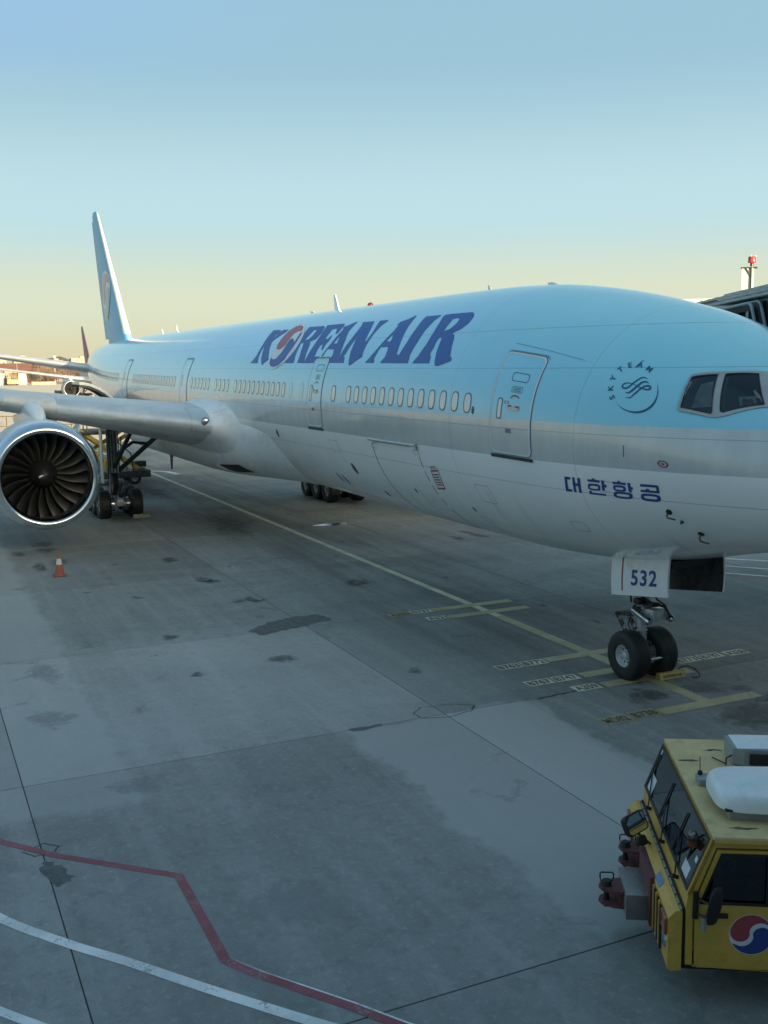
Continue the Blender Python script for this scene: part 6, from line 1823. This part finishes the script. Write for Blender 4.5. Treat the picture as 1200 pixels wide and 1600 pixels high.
# local x: forward along the canopy frames, local y: towards the aircraft (negative: away)
def hoop_pts(k):
    d = 0.105 * k
    return [(-3.4 - d * 0.2, -0.05 - 0.17 * k, 4.6), (-3.4, -0.05 - 0.17 * k, 7.75 + 0.03 * k), (-3.2, -0.05 - 0.17 * k, 7.95 + 0.035 * k), (-0.12 + d, -0.05 - 0.17 * k, 7.98 + 0.035 * k),
            (0.05 + d, -0.05 - 0.17 * k, 7.92 + 0.035 * k), (0.16 + d, -0.05 - 0.17 * k, 7.80 + 0.035 * k), (0.62 + d, -0.05 - 0.17 * k, 7.2 + 0.03 * k), (0.8 + d, -0.05 - 0.17 * k, 6.8 + 0.03 * k), (0.85 + d, -0.05 - 0.17 * k, 4.6)]
rows = []
for k in range(6):
    MB().tube(hoop_pts(k), 0.035, 8).build('canopy_hoop', M_JB, jb)
    rows.append(hoop_pts(k))
    if k < 5:
        rows.append([(x * 0.985 - 0.02, y - 0.085, z - 0.16 if z > 5 else z) for x, y, z in hoop_pts(k)])
MB().grid(rows).build('canopy_fabric', M_JBD, jb, smooth=0)
MB().box((-3.6, -4.6, 4.5), (1.55, -0.95, 4.8), 0.03).build('cab_floor', M_JB, jb)
mb = MB().box((-3.5, -4.5, 4.8), (-3.4, -1.0, 8.05)).box((-3.4, -4.5, 4.8), (1.4, -4.4, 8.05)).box((1.36, -4.5, 4.8), (1.46, -1.0, 5.6)).box((1.36, -4.5, 7.6), (1.46, -1.0, 8.05))
for y in (-4.5, -3.3, -2.2, -1.1):
    mb.box((1.36, y, 5.6), (1.46, y + 0.1, 7.6))
mb.build('cab_wall', M_JB, jb, smooth=0)
MB().box((1.39, -4.4, 5.6), (1.41, -1.0, 7.6)).build('cab_window', M_JBG, jb, smooth=0)
for y0, z, x0, dx in ((-0.15, 8.10, -3.6, 0.5), (-0.55, 8.26, -4.7, 0.6), (-1.05, 8.42, -9.4, 0.8)):
    MB().box((x0, -4.6, z), (1.7 + dx, y0, z + 0.07), 0.02).build('roof_layer', M_JB, jb)
    mb = MB()
    x = x0 + 0.4
    while x < 1.6:
        mb.box((x, y0 - 0.22, z + 0.069), (x + 0.3, y0 - 0.10, z + 0.10), 0.01)
        x += 0.85
    mb.build('roof_fitting', M_GEARD, jb, smooth=0, kind='stuff')
MB().box((-7.6, -4.4, 8.5), (2.6, -1.5, 8.63), 0.02).build('roof_cap', M_JB, jb)
MB().box((-9.3, -4.5, 4.9), (-3.52, -1.15, 8.42), 0.04).build('rear_cabin', M_JB, jb)
# telescoping tunnel back to the terminal, and its wheeled column
tn = MB().box((-1.3, -8.5, 4.7), (1.4, -4.5, 8.0), 0.05).box((-1.15, -16.0, 4.85), (1.25, -8.5, 7.8), 0.05).build('tunnel', M_JB, jb)
mb = MB()
for y in (-6.0, -7.5, -10, -12, -14):
    mb.box((-1.36, y, 4.66), (1.46, y + 0.12, 8.04))
mb.build('tunnel_rib', M_JB, jb, smooth=0, kind='stuff')
MB().cyl((0, -7.4, 0.9), (0, -7.4, 4.7), 0.35, n=20).box((-1.4, -7.8, 0.5), (1.4, -7.0, 0.95), 0.05).build('lift_column', M_JB, jb)
for x in (-1.1, 1.1):
    wheel(jb, (x, -7.4, 0.5), (1, 0, 0), 0.5, 0.4, 0.25)

# ------------------------------------------------------------------ terminal with the window the view is from
M_TERM = mat('terminal_panel', (0.74, 0.74, 0.72), 0.5, var=0.06, scale=0.3)
M_TGL = mat('terminal_mirror_glass', (0.36, 0.40, 0.42), 0.05, 1.0, var=0.05, scale=0.1)  # mirror finish added so the unseen facade throws skylight onto the shaded apron
tm = thing('terminal_building', 'long grey glass terminal building facing the aircraft nose', 'terminal', (0, 0, 0))
MB().box((-60, -260, 0), (-12.3, 260, 4.4)).build('lower_wall', M_TERM, tm, smooth=0)
MB().box((-60, -260, 4.4), (-12.25, 260, 11.6)).build('glass_wall', M_TGL, tm, smooth=0)
MB().box((-62, -262, 11.6), (-11.6, 262, 13.5)).build('roof', M_TERM, tm, smooth=0)
mull = MB().box((-0.08, -0.06, 4.4), (0.0, 0.06, 11.6)).mesh('mullion', M_TERM, 0)
for k in range(-13, 14):
    link('mullion', mull, tm, (-12.16, 14.07 + 1.75 + 3.5 * k, 0))

# ------------------------------------------------------------------ mast with red lamp, and pier beyond the bridge
M_BEIGEW = mat('cream_wall', (0.58, 0.55, 0.47), 0.6, var=0.05, scale=0.5)
ms = thing('lamp_mast', 'pale square mast carrying a red obstruction lamp above the boarding bridge', 'mast', (31.9, -27.7, 0), R_(-44))
MB().box((-0.29, -0.31, 0), (0.29, 0.31, 11.58), 0.02).build('mast_body', M_BEIGEW, ms)
MB().box((-0.38, -0.48, 11.58), (0.38, 0.36, 11.62)).build('mast_plate', M_GEARD, ms, smooth=0)
mb = MB().cyl((-0.33, -0.20, 9.6), (-0.33, -0.20, 11.75), 0.055, n=10).tube([(-0.33, -0.20, 11.1), (-0.33, 0.08, 11.56)], 0.03, 6).cyl((-0.33, -0.20, 11.68), (-0.33, -0.20, 11.80), 0.10, n=12)
mb.build('lamp_pole', M_GEARD, ms)
MB().lathe([(0, 0.001), (0, 0.20), (0.06, 0.21), (0.31, 0.21), (0.36, 0.18), (0.375, 0.001)], (-0.33, -0.20, 11.80), (0, 0, 1), 20).build('red_lamp', M_BEACON, ms, smooth=50)
MB().box((-0.50, -0.17, 11.80), (-0.46, -0.14, 12.22)).box((-0.19, -0.40, 11.80), (-0.16, -0.37, 12.22)).build('lamp_guard', M_EWHT, ms, smooth=0)
pb = thing('pier_building', 'distant cream pier building whose flat roof shows above the aircraft nose', 'building', (112, -100, 0), R_(-43))
MB().box((-8, -6, 0), (8, 8, 15.0)).build('wall', M_BEIGEW, pb, smooth=0)
MB().box((-8.5, -6.5, 15.0), (8.5, 8.5, 15.5)).build('roof', M_BEIGEW, pb, smooth=0)

# ------------------------------------------------------------------ the far airliner (same class, white with a mauve tail)
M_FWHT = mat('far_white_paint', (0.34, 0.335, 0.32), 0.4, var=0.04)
M_MAUVE = mat('mauve_tail_paint', (0.105, 0.045, 0.075), 0.4, var=0.1, scale=0.3)
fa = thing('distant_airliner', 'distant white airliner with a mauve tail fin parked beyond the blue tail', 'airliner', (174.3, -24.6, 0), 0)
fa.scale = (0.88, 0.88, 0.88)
def recolor(o, m):
    for sl in o.material_slots:
        sl.link = 'OBJECT'
        sl.material = m
def copy_to(src, parent, m=None, deep=True, skip=()):
    c = src.copy(); COL.objects.link(c); c.parent = parent
    if m:
        recolor(c, m)
    if deep:
        for ch in src.children:
            if ch.name.split('.')[0] not in skip:
                d = ch.copy(); COL.objects.link(d); d.parent = c
    return c
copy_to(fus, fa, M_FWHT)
f2 = copy_to(fin, fa, M_MAUVE, deep=False)
for ch in fin.children:
    if ch.name.startswith('rudder'):
        d = ch.copy(); COL.objects.link(d); d.parent = f2; recolor(d, M_MAUVE)
for w in (wing_r, wing_l):
    copy_to(w, fa, None, True, ('landing_light', 'landing_light_lens'))
for e_ in (eng_r, eng_l):
    copy_to(e_, fa, M_FWHT, True, ('spinner_mark', 'nacelle_chine'))
for ch in list(plane.children):
    b = ch.name.split('.')[0]
    if b in ('main_landing_gear', 'nose_landing_gear', 'tailplane'):
        copy_to(ch, fa, None, True, ('brake_hoses', 'hydraulic_lines', 'brake_unit'))
for nm, X, Y, L, m, lb in (('baggage_tractor', 226, -16.5, 4.2, M_ACW, 'small white baggage tractor on the sunlit apron under the distant wing'), ('luggage_dolly', 221, -19.5, 5.0, M_ACW, 'pale low luggage dolly on the sunlit apron beside the distant engine'), ('luggage_cart', 214, -20.8, 4.0, M_ACW, 'pale luggage cart with red load on the sunlit apron nearest the blue fuselage')):
    v = thing(nm, lb, nm.replace('_', ' '), (X, Y, 0), R_(100))
    MB().box((-L / 2, -0.9, 0.35), (L / 2, 0.9, 0.85), 0.05).build('deck', m, v)
    if nm == 'baggage_tractor':
        MB().box((-L / 2 + 0.3, -0.8, 0.85), (-0.2, 0.8, 1.7), 0.1).build('cab', M_GEARD, v)
        MB().box((-L / 2 + 0.25, -0.85, 1.7), (-0.1, 0.85, 1.78), 0.02).build('cab_roof', m, v)
    else:
        MB().box((-L / 2 + 0.3, -0.7, 0.85), (L / 6, 0.7, 1.25), 0.05).build('load', M_TRED if nm == 'luggage_cart' else M_GEARD, v)
    for x in (-L / 2 + 0.6, L / 2 - 0.6):
        for y in (-0.75, 0.75):
            MB().cyl((x, y - 0.12, 0.3), (x, y + 0.12, 0.3), 0.3, n=14).build('wheel', M_TYRE, v)

# ------------------------------------------------------------------ far edge of the airfield
M_ROOFO = mat('orange_metal_roof', (0.19, 0.085, 0.05), 0.6, var=0.12, scale=0.15)
M_GREYR = mat('dark_grey_roof', (0.085, 0.085, 0.09), 0.6, var=0.1, scale=0.2)
M_SHED = mat('blue_grey_cladding', (0.075, 0.10, 0.125), 0.5, var=0.1, scale=0.4)
M_CREAMB = mat('cream_render', (0.20, 0.175, 0.135), 0.7, var=0.06, scale=0.1)
M_BGL = mat('far_window_glass', (0.06, 0.07, 0.08), 0.15, var=0.3)
M_BLUEW = mat('blue_panel', (0.06, 0.12, 0.32), 0.5)
M_FARW = mat('far_white_cladding', (0.22, 0.22, 0.21), 0.6, var=0.08, scale=0.4)
M_LYEL = mat('service_yellow', (0.26, 0.17, 0.035), 0.5, var=0.15, scale=0.8)

hg = thing('hangar', 'dark grey barrel roofed hangar at the far left of the airfield', 'hangar', (438, -16.5, 0))
prof = [(-9.5, 5.2)] + [(-9.5 + 19 * i / 12, 5.4 + 3.3 * math.sin(math.pi * (0.08 + 0.92 * i / 12) * 0.55 + 0.0)) for i in range(13)][::-1] + [(-9.5, 5.2)]
arcp = [(9.5 - 19 * i / 14, 8.7 - 3.3 * (i / 14) ** 1.8) for i in range(15)]
MB().prism([(9.5, 5.2)] + arcp + [(-9.5, 5.2)], (22, 0, 0), origin=(0, 0, 0), ex=(0, 1, 0), ey=(0, 0, 1)).build('roof', M_GREYR, hg, smooth=20)
MB().box((0.3, -9.3, 0), (21.5, 9.3, 5.2)).build('wall', M_GREYR, hg, smooth=0)
oh = thing('orange_roofed_hangar', 'wide hangar with an orange red sloping roof in front of the hills', 'hangar', (446, -32, 0))
MB().prism([(0, 4.6), (15, 8.6), (30, 4.6)], (0, -24, 0), origin=(0, 9.5, 0), ex=(1, 0, 0), ey=(0, 0, 1)).build('roof', M_ROOFO, oh, smooth=0)
MB().box((0.4, -14.2, 0), (29.6, 9.2, 4.6)).build('wall', M_ROOFO, oh, smooth=0)
for k in range(8):
    MB().box((0.32, 7.4 - 2.1 * k, 3.9), (0.46, 8.3 - 2.1 * k, 4.5)).build('window', M_FARW, oh, smooth=0)
sh = thing('storage_shed', 'blue grey storage shed at the far left edge of the apron', 'shed', (418, -19.5, 0))
MB().box((0, -3.4, 0), (8, 6, 4.6)).build('wall', M_SHED, sh, smooth=0)
MB().box((-0.3, -3.6, 4.6), (8.3, 6.2, 4.85)).build('roof', M_SHED, sh, smooth=0)
MB().box((-0.06, -1.9, 0), (-0.01, -0.7, 3.4)).build('door', M_FARW, sh, smooth=0)
MB().box((-0.06, 0.4, 0), (-0.01, 2.6, 3.8)).build('door', M_GREYR, sh, smooth=0)
cv = thing('service_building', 'low white and blue service building under a long flat cream roof', 'building', (419, -28.2, 0))
MB().box((0, -3.0, 0), (7, 0.2, 4.6)).build('wall', M_FARW, cv, smooth=0)
MB().box((-0.5, -3.4, 4.75), (7.5, 5.2, 5.35)).build('roof', M_CREAMB, cv, smooth=0)
MB().box((-0.08, -2.3, 1.8), (-0.01, -0.6, 3.6)).build('window', M_BLUEW, cv, smooth=0)
MB().box((-0.06, -2.6, 0), (-0.01, -0.2, 1.6)).build('wall_panel', M_SHED, cv, smooth=0)
for y in (0.9, 4.6):
    MB().cyl((0.2, y, 0), (0.2, y, 4.75), 0.16, n=10).build('roof_post', M_FARW, cv)
yl = thing('passenger_stairs', 'bright yellow passenger stairs truck parked at the far edge of the apron', 'stairs truck', (415, -25.4, 0))
MB().box((-1.2, -2.1, 0.5), (4.5, 2.1, 1.5), 0.06).build('chassis', M_LYEL, yl)
MB().prism([(-1.0, 1.5), (4.3, 4.0), (4.3, 4.6), (-1.0, 2.1)], (0, 2.4, 0), origin=(0, -1.9, 0), ex=(1, 0, 0), ey=(0, 0, 1)).build('stair_flight', M_LYEL, yl, smooth=0)
MB().box((-1.1, 0.7, 1.5), (1.2, 2.0, 3.2), 0.08).build('cab', M_LYEL, yl)
MB().box((-1.13, -1.4, 2.6), (-1.08, 0.2, 3.5)).build('window', M_BGL, yl, smooth=0)
MB().box((-1.12, 0.85, 2.3), (-1.08, 1.85, 2.95)).build('windscreen', M_BGL, yl, smooth=0)
mb = MB()
for y in (-1.95, 0.55):
    mb.tube([(-1.0, y, 3.1), (4.3, y, 5.2)], 0.06, 6)
    for k in range(4):
        mb.cyl((-0.9 + 1.5 * k, y, 1.8 + 0.7 * k), (-0.9 + 1.5 * k, y, 3.1 + 0.6 * k), 0.05, n=6)
mb.build('handrail', M_LYEL, yl)
for x in (-0.5, 3.6):
    for y in (-1.7, 1.7):
        MB().cyl((x, y - 0.2, 0.45), (x, y + 0.2, 0.45), 0.45, n=14).build('wheel', M_TYRE, yl)
wl_ = thing('boundary_wall', 'low cream boundary wall in front of the bare trees', 'wall', (414, -36.5, 0))
MB().box((0, -5, 0), (0.5, 4.2, 1.05)).build('wall_panel', M_CREAMB, wl_, smooth=0)
MB().box((-0.08, -5.1, 1.05), (0.58, 4.3, 1.2)).build('coping', M_CREAMB, wl_, smooth=0)
lp_ = thing('lamp_post', 'thin white floodlight pole in front of the orange hangar roof', 'lamp post', (421, -27.9, 0))
MB().cyl((0, 0, 0), (0, 0, 9.7), 0.13, 0.08, 10).build('pole', M_FARW, lp_)
MB().box((-0.3, -0.6, 9.6), (0.1, 0.6, 9.85), 0.03).build('lamp_head', M_ACG, lp_)
rd_ = thing('radar_mast', 'small white radar cabin on a mast among the bare trees', 'mast', (436, -44.2, 0))
MB().cyl((0, 0, 0), (0, 0, 10.4), 0.25, 0.18, 10).build('pole', M_FARW, rd_)
MB().box((-0.6, -0.65, 10.4), (0.6, 0.65, 11.5), 0.1).build('cabin', M_FARW, rd_)

def apartments(X, Y, n, w, d, h, label):
    b = thing('apartment_block', label, 'apartment block', (X, Y, 0))
    MB().box((0, -w / 2, 0), (d, w / 2, h)).build('wall', M_CREAMB, b, smooth=0)
    MB().box((d * 0.3, -w * 0.2, h), (d * 0.7, w * 0.1, h + 2.0)).build('roof_house', M_CREAMB, b, smooth=0)
    fl = int(h / 3.0)
    me = MB().box((-0.05, -0.8, -0.6), (0.02, 0.8, 0.6)).mesh('window', M_BGL, 0)
    k = max(2, int(w / 4.0))
    for i in range(fl):
        for j in range(k):
            link('window', me, b, (0, -w / 2 + w * (j + 0.5) / k, 1.8 + 3.0 * i))
    return b
apartments(905, -58, 4, 18, 12, 14.0, 'cream apartment block at the far left behind the dark hangar')
apartments(930, -82, 4, 14, 12, 15.0, 'cream apartment block just left of the orange hangar roof')
apartments(1180, -172, 4, 26, 12, 16.5, 'wide cream apartment block below the hills close to the mauve tail')
apartments(1200, -146, 4, 14, 12, 14.5, 'narrow cream apartment block below the hills left of its wide neighbour')

# bare winter trees and one dark evergreen bush
M_TWIG = mat('bare_twigs', (0.135, 0.092, 0.058), 0.85, var=0.35, scale=1.2)
M_BARK = mat('bark', (0.09, 0.07, 0.05), 0.9, var=0.2)
M_BUSH = mat('dark_evergreen', (0.045, 0.055, 0.042), 0.8, var=0.3, scale=1.5)
def tree_meshes(seed, h, w, m, n=420, leaf=0.55):
    rnd = random.Random(seed)
    mb = MB().cyl((0, 0, 0), (0, 0, h * 0.45), 0.22, 0.13, 8)
    br = []
    for k in range(7):
        a = rnd.uniform(0, 6.28); z0 = h * rnd.uniform(0.25, 0.5); z1 = h * rnd.uniform(0.6, 0.95); r = w * rnd.uniform(0.15, 0.4)
        p = [(0, 0, z0), (r * 0.5 * math.cos(a), r * 0.5 * math.sin(a), (z0 + z1) / 2), (r * math.cos(a), r * math.sin(a), z1)]
        mb.tube(p, 0.07, 5); br.append(p[2])
    tr = mb.mesh('trunk', M_BARK, 40)
    mb = MB()
    for k in range(n):
        c = br[rnd.randrange(7)]
        while True:
            q = Vector((rnd.uniform(-1, 1), rnd.uniform(-1, 1), rnd.uniform(-1, 1)))
            if q.length < 1:
                break
        P = Vector((c[0] * 0.7 + q.x * w * 0.32, c[1] * 0.7 + q.y * w * 0.32, c[2] * 0.85 + q.z * h * 0.27))
        P.z = max(0.3, P.z)
        d = Vector((rnd.uniform(-1, 1), rnd.uniform(-1, 1), rnd.uniform(0.0, 1.2))).normalized()
        s_ = d.orthogonal().normalized() * leaf * 0.22
        L = leaf * rnd.uniform(0.8, 1.8)
        mb.add([P - s_, P + s_, P + d * L], [(0, 1, 2)])
    cr = mb.mesh('crown', m, 0, fix=False)
    return tr, cr
kinds = [tree_meshes(3, 8.6, 6.5, M_TWIG), tree_meshes(4, 7.2, 6.0, M_TWIG), tree_meshes(9, 9.2, 7.0, M_TWIG)]
TL = ['second', 'third', 'fourth', 'fifth', 'sixth', 'seventh', 'eighth', 'ninth', 'tenth', 'eleventh', 'twelfth', 'thirteenth']
i = 0
for row, X in enumerate((428, 440, 452)):
    for k in range(7):
        Y = -37.0 - 3.3 * k - 1.3 * row + random.uniform(-0.8, 0.8)
        t_ = thing('bare_tree', 'leafless brown winter tree in the belt behind the far boundary wall', 'tree', (X + random.uniform(-2, 2), Y, 0), random.uniform(0, 6), 'bare trees along the far airfield edge')
        tr, cr = kinds[(i * 2 + row) % 3]
        s_ = random.uniform(0.8, 1.0) * (0.84, 0.95, 1.04)[row]
        t_.scale = (s_ * 1.15, s_ * 1.15, s_)
        link('trunk', tr, t_); link('crown', cr, t_)
        i += 1
bt, bc_ = tree_meshes(21, 5.0, 6.0, M_BUSH, 700, 0.5)
bu = thing('evergreen_bush', 'dark green bush between the service building and the bare trees', 'bush', (419, -33.6, 0))
bu.scale = (0.9, 0.9, 0.95)
link('trunk', bt, bu); link('crown', bc_, bu)

# hills on the horizon
M_HILL = mat('hill_woodland', (0.085, 0.085, 0.075), 0.95, var=0.15, scale=0.004)
rnd = random.Random(5)
rows = []
N = 160
for r in range(7):
    row = []
    for k in range(N + 1):
        az = R_(-75 + 130 * k / N)
        deg = math.degrees(az)
        h = 24 + 26 * math.exp(-((deg + 7.6) / 1.15) ** 2) + 8 * math.exp(-((deg + 9.6) / 0.9) ** 2) + 7 * math.sin(deg * 1.7) + 4 * math.sin(deg * 4.1 + 1) + 2.2 * math.sin(deg * 11 + 2)
        if deg > -6.4:
            h *= max(0.25, 1 - (deg + 6.4) * 0.5)
        prof_ = (0, 0.55, 0.9, 1.0, 0.85, 0.5, 0)[r]
        D = 3900 + 260 * r
        row.append((D * math.cos(az), D * math.sin(az), -1 + h * prof_ * (D / 4600) + rnd.uniform(-1, 1) * prof_))
    rows.append(row)
MB().grid(rows).build('hills', M_HILL, None, smooth=60, kind='structure')
